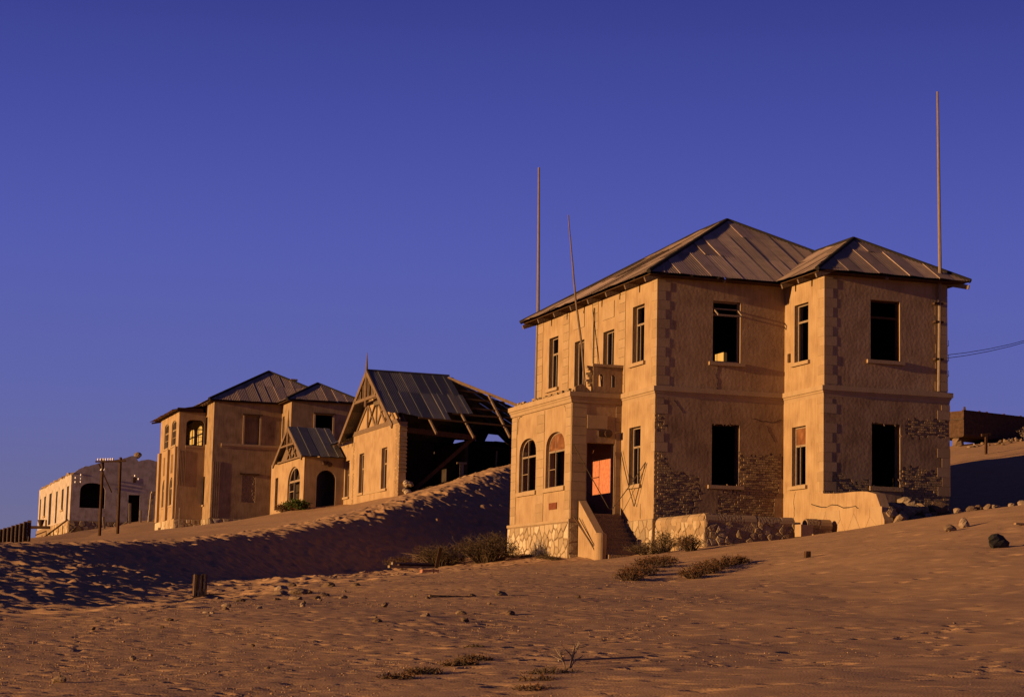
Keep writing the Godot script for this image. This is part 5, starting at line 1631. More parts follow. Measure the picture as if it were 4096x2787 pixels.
	window_frame(h, Vector3(vx, 0, vz), X, Z, vf, 0.10, 0.64, [-0.37, -0.72], 0.055, [[0.03, 0.97, 0.34]], M.wood_dark)
	var vs := MB.new()
	moulding(vs, [Vector2(cx, vz), Vector2(vx + 0.55, vz)], [[0.0, 14.0], [0.08, 13.98], [0.08, 13.86], [0.04, 13.8], [0.0, 13.62]])
	part(h, "string_course", vs, M.quoin)
	for e in [[0.0, 1.2], [3.95, 5.25], [7.65, 8.72]]:
		var pl := MB.new()
		var u0: float = e[0]
		var u1: float = e[1]
		var zc := vb + (u0 + u1) * 0.5
		pl.box(Vector3(vx - 0.09, 11.2, zc), Vector3(0.2, 5.4, u1 - u0 - 0.3))
		part(h, "pilaster", pl, M.plaster)
	for k in 5:
		var pl := MB.new()
		pl.box(Vector3(vx + 0.10 + k * 0.12, 12.3, vz + 0.02), Vector3(0.06, 2.6, 0.05))
		part(h, "fluted_strip", pl, M.plaster)
	for e in [2.4, 2.8, 3.2, 5.9, 6.3, 6.7]:
		var pl := MB.new()
		pl.box(Vector3(vx - 0.02, 12.75, vb + e), Vector3(0.06, 1.4, 0.16))
		part(h, "fluted_strip", pl, M.plaster)
	var vp := MB.new()
	vp.span(Vector3(vx - 0.09, 5.0, vb - 0.08), Vector3(cx - 0.08, 8.5, vz + 0.08))
	var vpl := part(h, "veranda_plinth", vp, M.quoin)
	stone_facing(vpl, Vector3(vx - 0.09, 0, vz + 0.08), X, Z, 0.0, 1.95, 7.0, 8.48, 0.42, 0.42, M.stone, 0.035, 0.05)
	stone_facing(vpl, Vector3(vx - 0.09, 0, vb - 0.08), Z, -X, 0.0, 8.85, 7.0, 8.48, 0.9, 0.5, [M.stone[0], M.stone[2], M.quoin], 0.03, 0.03)
	var vn := MB.new()
	for z in [-91.2, -90.6]: vn.box(Vector3(vx - 0.12, 7.75, z), Vector3(0.08, 0.6, 0.28))
	part(vpl, "plinth_vent", vn, M.wood_dark)
	# roofs
	var tr2 := 0.533
	var dv := 1.0 / sqrt(1.0 + tr2 * tr2)
	var k2 := 1.0 / dv
	var sl := func(n: Vector3) -> Vector3: return (n + Vector3(0, tr2, 0)) * dv
	var so := MB.new()
	so.span(Vector3(cx - 0.4, 17.08, -94.3), Vector3(ex + 0.4, 17.12, cz + 0.4))
	so.span(Vector3(bx - 0.4, 17.081, cz + 0.4), Vector3(ex + 0.4, 17.119, bz + 0.4))
	var roof := part(h, "roof", so, M.wood_dark)
	roof_sheets(roof, Vector3(cx - 0.5, 17.15, cz + 0.5), X, sl.call(F), [Vector2(0, 0), Vector2(5.1, 0), Vector2(8.12, 3.02 * k2), Vector2(5.51, 5.51 * k2)], M.iron, null, 0.76, 3.2)
	roof_sheets(roof, Vector3(cx - 0.5, 17.15, -94.5), Z, sl.call(X), [Vector2(0, 0), Vector2(13.59, 0), Vector2(8.08, 5.51 * k2), Vector2(5.51, 5.51 * k2)], M.iron, null, 1.22, 6.6)
	roof_sheets(roof, Vector3(ex + 0.5, 17.15, cz + 0.5), F, sl.call(-X), [Vector2(0, 0), Vector2(13.59, 0), Vector2(8.08, 5.51 * k2), Vector2(5.51, 5.51 * k2)], M.iron, null, 1.83, 6.6)
	roof_sheets(roof, Vector3(ex + 0.5, 17.15, -94.5), -X, sl.call(Z), [Vector2(0, 0), Vector2(11.04, 0), Vector2(5.52, 5.51 * k2)], M.iron, null, 1.83, 6.6)
	roof_sheets(roof, Vector3(bx - 0.5, 17.15, bz + 0.5), X, sl.call(F), [Vector2(0, 0), Vector2(5.94, 0), Vector2(2.97, 2.97 * k2)], M.iron, null, 0.76, 3.4)
	roof_sheets(roof, Vector3(bx - 0.5, 17.15, cz + 0.5), Z, sl.call(X), [Vector2(0, 0), Vector2(3.19, 0), Vector2(0.22, 2.97 * k2), Vector2(-2.97, 2.97 * k2)], M.iron, null, 0.76, 3.4)
	roof_sheets(roof, Vector3(ex + 0.5, 17.15, bz + 0.5), F, sl.call(-X), [Vector2(0, 0), Vector2(3.19, 0), Vector2(6.16, 2.97 * k2), Vector2(2.97, 2.97 * k2)], M.iron, null, 1.83, 4.0)
	var ap := Vector3(3.79, 20.11, -86.42)
	var bp := Vector3(6.35, 18.75, -80.7)
	for e in [[Vector3(cx - 0.5, 17.18, cz + 0.5), ap], [ap, ap + Vector3(0, 0, -2.5)], [Vector3(ex + 0.5, 17.18, cz + 0.5), ap], [Vector3(bx - 0.5, 17.18, bz + 0.5), bp], [Vector3(ex + 0.5, 17.18, bz + 0.5), bp], [bp, Vector3(6.35, 18.75, -83.7)], [Vector3(cx - 0.5, 17.18, -94.5), ap + Vector3(0, 0, -2.5)]]:
		cap_strip(roof, e[0], e[1], 0.11, M.near_black)  # hip caps as dark as the shadow along them, by colour
	var ch := MB.new()
	ch.span(Vector3(5.25, 18.8, -85.4), Vector3(5.68, 19.44, -84.9))
	ch.span(Vector3(5.2, 19.36, -85.45), Vector3(5.73, 19.5, -84.85))
	part(roof, "chimney", ch, M.brick[0])
	var lt := Vector3(cx - 0.1, 17.02, 0)
	var slope_v := (lt - Vector3(vx - 0.62, 16.52, 0)).normalized()
	roof_sheets(roof, Vector3(vx - 0.62, 16.52, -95.2), Z, slope_v, [Vector2(0, 0), Vector2(11.0, 0), Vector2(11.0, 2.6), Vector2(0, 2.6)], M.iron, null, 0.9, 3.0)
	var vfas := MB.new()
	vfas.span(Vector3(vx - 0.2, 16.5, vz + 0.02), Vector3(cx - 0.3, 16.78, vz + 0.3))
	part(h, "veranda_soffit", vfas, M.wood_dark)
	for k in 7:
		var rt := MB.new()
		var z := -94.6 + k * 1.65
		rt.bar(Vector3(vx + 0.4, 16.62, z), Vector3(vx - 0.55, 16.42, z), 0.1, 0.12)
		part(roof, "rafter_tail", rt, M.wood_dark)
	for z in [-84.0, -83.0, -82.0]:
		var rt := MB.new()
		rt.bar(Vector3(cx + 0.4, 17.3, z), Vector3(cx - 0.45, 17.0, z), 0.1, 0.14)
		part(roof, "rafter_tail", rt, M.wood)
	var up := MB.new()
	up.tube([Vector3(-3.6, 6.6, -80.2), Vector3(-3.68, 9.1, -80.1)], [0.05, 0.04], 6)
	single_at("fence_stake", up, M.wood_grey, "tall thin stake standing at the left end of the grey paling", "stake")
	for k in 10:
		var pk := MB.new()
		var p := Vector3(-2.9 + k * 0.17, 0, -75.0 + k * 0.06)
		p.y = sand(p.x, p.z)
		pk.bar(p + Vector3(0, -0.3, 0), p + Vector3(rr(-0.03, 0.03), rr(0.5, 0.95), 0), 0.09, 0.03, Vector3.BACK)
		single_at("fence_picket", pk, M.wood_grey, "grey weathered picket standing in the short paling before the far house", "picket", "pickets before the far house")

# a single mesh built in world coordinates: its base becomes its origin
func single_at(called: String, mb: MB, m: Material, label: String, category: String, group := "") -> MeshInstance3D:
	var lo := mb.v[0]
	var hi := mb.v[0]
	for p in mb.v:
		lo = lo.min(p); hi = hi.max(p)
	var base := Vector3((lo.x + hi.x) * 0.5, lo.y, (lo.z + hi.z) * 0.5)
	for k in mb.v.size(): mb.v[k] -= base
	return single(called, mb, m, label, category, base, group)

# ------------------------------------------------------------------ the gabled house drowned in sand
func build_gabled_house() -> void:
	rng.seed = 801
	var h := thing("gabled_house", "single-storey gabled house with half-timbered gable, iron roof torn open on the right", "house", Vector3(3.0, 7.6, -41.0))
	var X := Vector3.RIGHT
	var Z := Vector3.BACK
	var F := Vector3.FORWARD
	var w := MB.new()
	var li := MB.new()
	var g := 0.3
	var z0 := -45.2
	var W := 9.75
	var w1 := op(1.45, 2.5, 8.4, 10.62)
	var w2 := op(6.25, 7.38, 8.38, 10.6)
	wall(w, li, Vector3(g, 0, z0), Z, -X, W, 6.5, 11.74, 0.4, [w1, w2])
	# recessed wall to the left and the house body behind the porch
	var rw := op(0.42, 1.45, 8.44, 10.56)
	wall(w, li, Vector3(0.7, 0, -49.0), Z, -X, 3.8, 6.5, 11.5, 0.4, [rw])
	wall(w, li, Vector3(0.7, 0, -58.5), Z, -X, 9.5, 6.5, 11.5, 0.4, [])
	part(h, "outer_wall", w, M.plaster)
	part(h, "wall_lining", li, M.inside)
	for o in [w1, w2]:
		window_sill(window_frame(h, Vector3(g, 0, z0), Z, -X, o, 0.22, 0.62, [0.45], 0.07), Vector3(g, 0, z0), Z, -X, o)
	window_sill(window_frame(h, Vector3(0.7, 0, -49.0), Z, -X, rw, 0.22, 0.62, [0.45], 0.07), Vector3(0.7, 0, -49.0), Z, -X, rw)
	var band := MB.new()
	band.box(Vector3(g - 0.015, 8.32, z0 + 4.3), Vector3(0.05, 0.12, 3.4))
	part(h, "sill_band", band, M.quoin)
	# ragged brick edges where the walls have broken away
	var be := MB.new()
	for k in 46:
		var y := 7.3 + k * 0.098
		for j in 3:
			if rng.randf() > 0.12: be.box(Vector3(g + 0.20 + rr(-0.008, 0.008), y, z0 + W - 0.66 + j * 0.25 + rr(-0.02, 0.02) + (0.12 if k % 2 else 0.0)), Vector3(0.43, 0.08, 0.235))
	for k in 36:
		var y := 7.9 + k * 0.098
		if rng.randf() > 0.1: be.box(Vector3(g + 0.2, y, z0 + 0.08 + (0.1 if k % 2 else 0.0) + rr(-0.02, 0.02)), Vector3(0.43, 0.08, 0.24))
	part(h, "broken_brickwork", be, M.brick[0]).set_meta("kind", "stuff")
	for k in 12:
		var o := Vector3(g + rr(0.3, 0.7), 7.7 + rr(0.0, 1.3) * (1.0 - k / 14.0), z0 + W + rr(-0.2, 0.25))
		piece(h, "stone", boulder(Vector3(0.5, 0.3, 0.4), 6).mesh(), M.stone[k % 4], Transform3D(Basis(), o))
	# gable: infill, timbers
	var ridge := -40.46
	var tanr := 0.598
	var inf := MB.new()
	var gh := func(z: float) -> float: return 14.85 - absf(z - ridge) * tanr
	inf.face([Vector3(g + 0.06, 11.74, z0), Vector3(g + 0.06, 11.74, z0 + W), Vector3(g + 0.06, gh.call(z0 + W), z0 + W), Vector3(g + 0.06, 14.85, ridge), Vector3(g + 0.06, gh.call(z0), z0)], -X)
	inf.face([Vector3(g + 0.3, 11.74, z0), Vector3(g + 0.3, 11.74, z0 + W), Vector3(g + 0.3, gh.call(z0 + W), z0 + W), Vector3(g + 0.3, 14.85, ridge), Vector3(g + 0.3, gh.call(z0), z0)], X)
	var gab := part(h, "gable", inf, M.plaster)
	var beams := [[Vector3(g - 0.03, 11.84, z0 - 0.1), Vector3(g - 0.03, 11.84, z0 + W + 0.05), 0.24], [Vector3(g, 13.35, -43.1), Vector3(g, 13.35, -37.8), 0.16],
		[Vector3(g, 11.9, -42.3), Vector3(g, 13.3, -42.3), 0.15], [Vector3(g, 11.9, -40.4), Vector3(g, 14.6, -40.4), 0.17], [Vector3(g, 11.9, -38.4), Vector3(g, 13.3, -38.4), 0.15],
		[Vector3(g, 11.95, -44.6), Vector3(g, 13.2, -42.5), 0.15], [Vector3(g, 11.95, -42.2), Vector3(g, 13.25, -40.6), 0.15], [Vector3(g, 13.25, -42.2), Vector3(g, 11.95, -40.6), 0.15],
		[Vector3(g, 11.95, -40.2), Vector3(g, 13.25, -38.5), 0.15], [Vector3(g, 13.25, -40.2), Vector3(g, 11.95, -38.5), 0.15], [Vector3(g, 13.1, -38.3), Vector3(g, 11.95, -36.6), 0.15], [Vector3(g, 11.95, -38.2), Vector3(g, 12.6, -37.0), 0.13]]
	for e in beams:
		var mb := MB.new()
		mb.bar(e[0] + X * 0.03, e[1] + X * 0.03, e[2], 0.07, X)
		part(gab, "gable_timber", mb, M.wood if rng.randf() > 0.3 else M.wood_dark)
	# overhanging verge with bargeboards, collar, slats and finial
	var vx := -0.3
	for s in [-1.0, 1.0]:
		var mb := MB.new()
		mb.bar(Vector3(vx, 14.86, ridge), Vector3(vx, 11.42, ridge + s * 5.7), 0.08, 0.26)
		part(h, "bargeboard", mb, M.wood)
	var cl := MB.new()
	cl.bar(Vector3(vx + 0.02, 13.38, ridge - 2.3), Vector3(vx + 0.02, 13.38, ridge + 2.3), 0.12, 0.16)
	part(gab, "collar_beam", cl, M.wood)
	for k in 17:
		var z := ridge - 2.1 + k * 0.262
		if k in [4, 11, 14]: continue
		var top := 14.72 - absf(z - ridge) * tanr
		if top < 13.5: continue
		var mb := MB.new()
		mb.box(Vector3(vx + 0.05, (13.4 + top) * 0.5, z), Vector3(0.03, top - 13.4, 0.11))
		part(gab, "gable_slat", mb, M.wood)
	for k in 10:
		var mb := MB.new()
		mb.box(Vector3(vx + 0.45, 13.22, ridge + 0.15 + k * 0.2), Vector3(0.03, 0.4, 0.1))
		part(gab, "gable_slat", mb, M.wood_grey)
	var fi := MB.new()
	fi.tube([Vector3(vx, 12.95, ridge), Vector3(vx, 14.9, ridge), Vector3(vx, 15.2, ridge), Vector3(vx, 15.95, ridge)], [0.08, 0.08, 0.07, 0.015], 6)
	part(h, "finial", fi, M.wood)
	# roof: front slope partly stripped, back slope whole
	var dv := 1.0 / sqrt(1.0 + tanr * tanr)
	var vf := Vector3(0, tanr, -1) * dv
	var vbk := Vector3(0, tanr, 1) * dv
	var E := Vector3(vx, 11.55, -34.86)
	var hip := MB.new()
	hip.bar(Vector3(4.3, 14.8, -40.2), Vector3(10.2, 11.75, -34.9), 0.13, 0.16)
	var roof := part(h, "roof_frame", hip, M.wood)
	roof_sheets(roof, E, X, vf, [Vector2(0, 1.3), Vector2(0.9, 1.28), Vector2(2.0, 0.85), Vector2(3.4, 0.58), Vector2(3.4, 4.05), Vector2(0, 4.05)], M.zinc, null, 0.62, 4.2, 0.01, "roof_sheet", 0.85)
	roof_sheets(roof, E, X, vf, [Vector2(3.4, 1.66), Vector2(4.85, 1.66), Vector2(4.85, 4.05), Vector2(3.4, 4.05)], [M.zinc[1], M.zinc[0]], null, 0.62, 4.2, 0.01, "roof_sheet", 0.85)
	roof_sheets(roof, E + vf * 3.98, X, vf, [Vector2(0, 0), Vector2(4.72, 0), Vector2(4.72, 2.55), Vector2(0, 2.55)], M.zinc, null, 0.62, 4.2, 0.01, "roof_sheet", 0.85)
	roof_sheets(roof, Vector3(vx, 11.5, -46.1), X, vbk, [Vector2(0, 0), Vector2(10.6, 0), Vector2(10.6, 0.9), Vector2(5.0, 6.5), Vector2(0, 6.5)], M.zinc, func(c, r): return not ((r == 1 and c in [14, 15]) or (r == 0 and c == 11)), 0.61, 0.7)
	cap_strip(roof, Vector3(vx, 14.96, ridge), Vector3(4.45, 14.93, ridge), 0.07, M.zinc[2])
	var hip2 := MB.new()
	hip2.bar(Vector3(4.3, 14.8, -40.6), Vector3(10.2, 11.6, -46.0), 0.14, 0.2)
	part(roof, "hip_rafter", hip2, M.wood_dark)
	roof_sheets(roof, Vector3(10.4, 11.5, -34.9), F, Vector3(-1, tanr * 0.93, 0).normalized(), [Vector2(0.6, 0.0), Vector2(11.2, 0), Vector2(5.6, 6.3)], M.zinc, null, 1.22, 6.6)
	for e in [[Vector3(6.15, 13.75, -38.5), Vector3(5.97, 11.1, -34.1)], [Vector3(3.97, 13.9, -38.8), Vector3(3.87, 10.95, -33.8)], [Vector3(2.0, 13.5, -38.2), Vector3(1.95, 11.1, -34.2)], [Vector3(8.0, 12.85, -36.9), Vector3(8.0, 11.2, -34.2)]]:
		var mb := MB.new()
		mb.bar(e[0], e[1], 0.09, 0.12)
		part(roof, "rafter", mb, M.wood)
	for e in [[14.0, -38.87, 6.0], [13.45, -37.96, 6.9], [12.84, -36.93, 8.0], [12.39, -36.17, 8.9], [11.72, -34.95, 10.1]]:
		var mb := MB.new()
		mb.bar(Vector3(3.4 if e[0] > 12.0 else 1.2, e[0] + (0.25 if e[0] < 12.0 else 0.0), e[1] - 0.1), Vector3(e[2], e[0] - 0.08, e[1]), 0.09, 0.09)
		part(roof, "purlin", mb, M.wood_dark)
	var pl := MB.new()
	pl.bar(Vector3(0.6, 11.35, -35.6), Vector3(4.6, 11.15, -35.9), 0.2, 0.26)
	part(roof, "wall_plate", pl, M.wood_dark)
	var dg := MB.new()
	dg.bar(Vector3(4.6, 11.2, -36.0), Vector3(1.2, 8.0, -36.6), 0.16, 0.2)
	part(roof, "brace", dg, M.wood_dark)
	var bk := MB.new()
	bk.span(Vector3(0.75, 6.5, -46.0), Vector3(10.2, 11.68, -45.75))
	bk.span(Vector3(9.9, 6.5, -45.75), Vector3(10.2, 11.6, -35.4))
	bk.span(Vector3(5.2, 6.5, -45.7), Vector3(5.4, 11.3, -39.6))
	part(h, "added_dark_slab", bk, M.inside)
	var pil := MB.new()
	pil.box(Vector3(4.55, 9.3, -38.0), Vector3(0.17, 1.3, 0.2))
	pil.box(Vector3(4.55, 9.93, -38.0), Vector3(0.5, 0.1, 0.26))
	single_at("pale_post", pil, M.quoin, "pale painted post with flat cap catching sunlight inside the ruined house", "post")
	var st := MB.new()
	st.bar(Vector3(6.34, 9.0, -37.6), Vector3(6.4, 10.65, -37.6), 0.07, 0.07)
	single_at("upright_stick", st, M.wood, "thin upright stick on the sand inside the open gabled house", "stick")
	st = MB.new()
	st.bar(Vector3(5.1, 9.0, -36.8), Vector3(6.2, 9.55, -36.8), 0.18, 0.05)
	single_at("fallen_board", st, M.wood_dark, "dark board fallen aslant on the sand under the torn roof", "board")
	# low roof over the recessed wall
	roof_sheets(roof, Vector3(0.05, 11.55, -52.0), Z, Vector3(1, 0.5, 0).normalized(), [Vector2(0, 0), Vector2(6.6, 0), Vector2(6.6, 3.5), Vector2(0, 3.5)], M.zinc, null, 1.22, 3.6)
	for z in [-47.0, -48.0, -49.0]:
		var rt := MB.new()
		rt.bar(Vector3(0.8, 11.85, z), Vector3(0.08, 11.45, z), 0.09, 0.12)
		part(roof, "rafter_tail", rt, M.wood)
	# porch
	var p := MB.new()
	var pli := MB.new()
	var px := -1.7
	var pz := -48.78
	var arch := op(0.76, 1.9, 6.8, 10.0, 0.57, 2.0)
	wall(p, pli, Vector3(px, 0, pz), X, Z, 2.39, 6.0, 10.75, 0.35, [arch])
	var aw := op(2.75, 6.05, 8.27, 10.32, 1.0, 2.0)
	wall(p, pli, Vector3(px, 0, -55.85), Z, -X, 6.72, 6.0, 10.75, 0.35, [aw])
	var lw := op(1.3, 2.35, 8.0, 10.0)
	wall(p, pli, Vector3(px + 0.22, 0, -59.0), Z, -X, 3.15, 6.0, 10.9, 0.35, [lw])
	part(h, "porch_wall", p, M.plaster)
	part(h, "porch_lining", pli, M.inside)
	var sun_blocker := MB.new()
	sun_blocker.span(Vector3(px + 0.5, 6.5, -54.0), Vector3(px + 0.56, 10.6, pz - 0.4))
	part(h, "added_sun_screen", sun_blocker, M.inside)  # board added behind the arched window to keep sun out of the porch
	window_sill(window_frame(h, Vector3(px, 0, -55.85), Z, -X, aw, 0.15, 0.58, [-0.4], 0.1, [[0.05, 0.4, 0.3]]), Vector3(px, 0, -55.85), Z, -X, aw, 0.09, 0.2, 0.2)
	var prid := -52.3
	var gi := MB.new()
	gi.face([Vector3(px + 0.05, 10.7, -55.85), Vector3(px + 0.05, 10.7, pz), Vector3(px + 0.05, 10.85, pz), Vector3(px + 0.05, 12.5, prid), Vector3(px + 0.05, 10.85, -55.85)], -X)
	var pg := part(h, "porch_gable", gi, M.wood)
	var qz := -1.98
	for s in [-1.0, 1.0]:
		var mb := MB.new()
		mb.bar(Vector3(qz, 12.66, prid), Vector3(qz, 10.6, prid + s * 4.0), 0.08, 0.24)
		part(h, "bargeboard", mb, M.wood)
	for e in [[Vector3(qz + 0.02, 11.62, prid - 1.9), Vector3(qz + 0.02, 11.62, prid + 1.9), 0.16], [Vector3(px - 0.02, 10.78, -55.9), Vector3(px - 0.02, 10.78, pz + 0.02), 0.24], [Vector3(px, 10.9, -53.4), Vector3(px, 11.5, -52.4), 0.12], [Vector3(px, 11.5, -53.4), Vector3(px, 10.9, -52.4), 0.12], [Vector3(px, 10.9, -52.0), Vector3(px, 11.5, -51.0), 0.12], [Vector3(px, 11.5, -52.0), Vector3(px, 10.9, -51.0), 0.12]]:
		var mb := MB.new()
		mb.bar(e[0], e[1], 0.1, e[2], X)
		part(pg, "gable_timber", mb, M.wood)
	for k in 7:
		var z := prid - 1.4 + k * 0.42
		var top := 12.5 - absf(z - prid) * 0.513
		var mb := MB.new()
		mb.box(Vector3(qz + 0.06, (11.65 + top) * 0.5, z), Vector3(0.03, top - 11.65, 0.15))
		part(pg, "gable_slat", mb, M.wood_dark)
	fi = MB.new()
	fi.tube([Vector3(qz, 11.4, prid), Vector3(qz, 12.8, prid), Vector3(qz, 13.75, prid)], [0.07, 0.07, 0.015], 6)
	part(h, "finial", fi, M.wood)
	var pdv := Vector3(0, 0.513, -1).normalized()
	roof_sheets(roof, Vector3(qz, 10.7, prid + 3.95), X, pdv, [Vector2(0, 0), Vector2(2.55, 0), Vector2(2.55, 4.44), Vector2(0, 4.44)], [M.zinc[1], M.zinc[0]], null, 0.55, 5.0, 0.012, "roof_sheet", 0.85)
	roof_sheets(roof, Vector3(qz, 10.7, prid - 3.95), X, Vector3(0, 0.513, 1).normalized(), [Vector2(0, 0), Vector2(2.55, 0), Vector2(2.55, 4.44), Vector2(0, 4.44)], M.zinc, null, 0.64, 5.0)
	var lamp := MB.new()
	lamp.box(Vector3(-0.45, 10.4, pz + 0.12), Vector3(0.34, 0.22, 0.2))
	lamp.tube([Vector3(-0.25, 10.32, pz + 0.1), Vector3(-0.25, 10.32, pz + 0.3)], [0.12, 0.16], 8)
	part(h, "porch_lamp", lamp, M.rust)

# ------------------------------------------------------------------ the roofless ruin, poles, fence and tank
func build_far_things() -> void:
	rng.seed = 901
	var X := Vector3.RIGHT
	var Z := Vector3.BACK
	var F := Vector3.FORWARD
	var h := thing("ruined_house", "roofless whitewashed ruin with ragged wall tops, arched opening and long lit side", "house", Vector3(0.0, 9.0, -145.0))
	var w := MB.new()
	var li := MB.new()
	var n := FastNoiseLite.new()
	n.seed = 3
	n.frequency = 0.5
	var ops := [op(1.3, 2.6, 11.3, 13.5), op(5.7, 7.5, 11.46, 13.55), op(10.9, 13.2, 10.34, 13.6), op(17.3, 18.8, 10.28, 13.5), op(22.5, 24.2, 11.39, 13.45), op(26.9, 28.6, 10.18, 13.5)]
	wall(w, li, Vector3(-5.72, 0, -161.5), Z, -X, 29.9, 10.1, func(u): return 14.55 + 0.16 * n.get_noise_1d(u * 2.0) + 0.08 * n.get_noise_1d(u * 9.0), 0.4, ops)
	var prof := [[0.0, 14.4], [0.25, 14.7], [0.62, 15.0], [1.2, 15.3], [1.75, 15.42], [2.7, 15.75], [4.1, 16.1], [5.0, 16.3], [5.65, 16.55], [6.1, 16.5], [6.16, 16.0], [6.8, 16.2], [7.4, 16.25], [8.3, 16.05], [9.5, 15.6], [14.0, 15.2]]
	var top := func(u: float) -> float:
		var k := 0
		while k < prof.size() - 2 and u > prof[k + 1][0]: k += 1
		return lerpf(prof[k][1], prof[k + 1][1], clampf((u - prof[k][0]) / (prof[k + 1][0] - prof[k][0]), 0.0, 1.0)) + 0.07 * n.get_noise_1d(u * 7.0)
	var ar := op(0.88, 3.26, 11.35, 13.76, 0.85, 2.4)
	var dr := op(5.52, 6.62, 10.0, 12.77)
	wall(w, li, Vector3(-5.72, 0, -131.2), X, Z, 13.0, 10.1, top, 0.4, [ar, dr])
	wall(w, li, Vector3(6.9, 0, -131.6), F, X, 29.9, 9.0, 14.4, 0.4, [])
	wall(w, li, Vector3(6.5, 0, -161.5), -X, F, 11.8, 9.0, 14.4, 0.4, [])
	part(h, "outer_wall", w, M.plaster_white)
	part(h, "wall_lining", li, M.inside)
	var dark_slab := MB.new()
	dark_slab.span(Vector3(-5.3, 14.0, -161.0), Vector3(6.5, 14.2, -131.65))
	dark_slab.span(Vector3(-5.3, 9.8, -136.2), Vector3(6.5, 14.0, -136.0))
	part(h, "added_dark_slab", dark_slab, M.inside)  # unseen slab and cross wall added to darken the roofless rooms
	for k in 30:
		piece(h, "wall_top_brick", brick_meshes[k % 4], M.brick[k % 3], Transform3D(Basis(Vector3.UP, rr(0, 3)).scaled_local(Vector3(0.5, rr(0.12, 0.25), 0.3)), Vector3(-5.55, 14.6 + rr(-0.05, 0.12), -131.4 - k * 0.95)))
	piece(h, "broken_wall_top", boulder(Vector3(0.9, 0.65, 0.6), 6).mesh(), M.mortar, Transform3D(Basis(), Vector3(0.55, 16.62, -131.4)))
	var pl := MB.new()
	pl.span(Vector3(-5.82, 6.0, -161.6), Vector3(-5.3, 10.1, -131.1))
	pl.span(Vector3(-5.3, 6.0, -131.62), Vector3(6.9, 10.1, -131.1))
	var pli := part(h, "plinth", pl, M.mortar)
	stone_facing(pli, Vector3(-5.82, 0, -161.6), Z, -X, 16.0, 30.4, 8.2, 10.08, 1.3, 0.5, [M.stone[0], M.stone[2], M.quoin], 0.04, 0.06)
	stone_facing(pli, Vector3(-5.82, 0, -131.1), X, Z, 0.0, 5.0, 8.4, 10.08, 0.5, 0.42, [M.stone[1], M.stone[3], M.mortar], 0.04, 0.08)
	for e in [[0.35, 14.15], [0.35, 13.75], [0.85, 14.45], [0.85, 14.1], [0.85, 13.78], [6.0, 14.6], [6.35, 14.3]]:
		var ins := MB.new()
		ins.tube([Vector3(-5.72 + e[0], e[1] - 0.06, -130.95), Vector3(-5.72 + e[0], e[1] + 0.1, -130.95)], [0.07, 0.05], 7)
		part(h, "insulator", ins, M.porcelain)
	var hole := MB.new()
	hole.box(Vector3(0.3, 14.2, -131.19), Vector3(0.3, 0.5, 0.05))
	part(h, "hole_patch", hole, M.rust)  # rust-brown block standing for a small hole through the wall
	for o in [ops[1], ops[4]]: window_sill(h, Vector3(-5.72, 0, -161.5), Z, -X, o, 0.1, 0.2, 0.16)
	# telegraph posts
	var tp := thing("telegraph_pole", "twin-post wooden telegraph pole with a crossarm of white insulators before the ruin", "telegraph pole", Vector3(-5.8, 7.6, -102.0))
	for e in [[Vector3(-6.48, 6.9, -102.3), Vector3(-6.6, 13.95, -101.5), 0.14], [Vector3(-5.08, 7.0, -101.8), Vector3(-5.24, 14.1, -101.0), 0.14]]:
		var mb := MB.new()
		mb.tube([e[0], e[1]], [e[2], e[2] * 0.8], 8)
		part(tp, "post", mb, M.wood_dark)
	var ca := MB.new()
	ca.bar(Vector3(-7.2, 13.68, -101.5), Vector3(-4.8, 13.8, -100.8), 0.12, 0.14)
	part(tp, "crossarm", ca, M.wood_dark)
	var br := MB.new()
	br.bar(Vector3(-6.95, 13.55, -101.4), Vector3(-5.78, 11.2, -101.3), 0.1, 0.1)
	part(tp, "brace", br, M.wood_dark)
	for e in [-7.0, -6.8, -6.58, -6.4, -6.2, -6.02, -5.85]:
		var ins := MB.new()
		var t: float = (e + 7.2) / 2.4
		var q := Vector3(e, 13.68 + 0.12 * t, -101.5 + 0.7 * t)
		ins.tube([q + Vector3(0, 0.05, 0), q + Vector3(0, 0.16, 0), q + Vector3(0, 0.26, 0)], [0.03, 0.075, 0.05], 7)
		part(tp, "insulator", ins, M.porcelain)
	for e in [-6.75, -6.5]:
		var ins := MB.new()
		ins.tube([Vector3(e, 12.95, -101.35), Vector3(e + 0.05, 13.13, -101.35)], [0.08, 0.05], 7)
		part(tp, "insulator", ins, M.porcelain)
	# fence of upright boards at the far left
	var sc := thing("board_fence", "stepped dark fence of upright boards with sunlit ribs at the far left", "fence", Vector3(-13.2, 7.0, -102.7))
	var count := 11
	for k in count:
		var f := k / float(count - 1)
		var x := lerpf(-15.2, -12.15, f)
		var z := lerpf(-103.5, -102.3, f)
		var tp2: float = lerpf(7.72, 8.75, pow(f, 1.2)) + rr(-0.02, 0.02)
		var mb := MB.new()
		mb.box(Vector3(x, (6.4 + tp2) * 0.5, z), Vector3(0.31, tp2 - 6.4, 0.05), Basis(Vector3.UP, -0.37))
		part(sc, "board", mb, M.wood_dark)
		if k < count - 1:
			mb = MB.new()
			mb.box(Vector3(x - 0.13, (6.4 + tp2) * 0.5 - 0.02, z + 0.12), Vector3(0.09, tp2 - 6.44, 0.2))
			part(sc, "rib", mb, M.wood_grey)
	var far_s := MB.new()
	far_s.bar(Vector3(-12.2, 6.9, -102.2), Vector3(-12.18, 7.45, -102.2), 0.08, 0.08)
	single_at("short_stake", far_s, M.wood_grey, "short pale stake before the right end of the far board fence", "stake")
	# gangway, tub and handrail before the ruin
	var bm := MB.new()
	bm.bar(Vector3(-10.75, 8.69, -115.6), Vector3(-9.2, 8.72, -115.1), 0.5, 0.24)
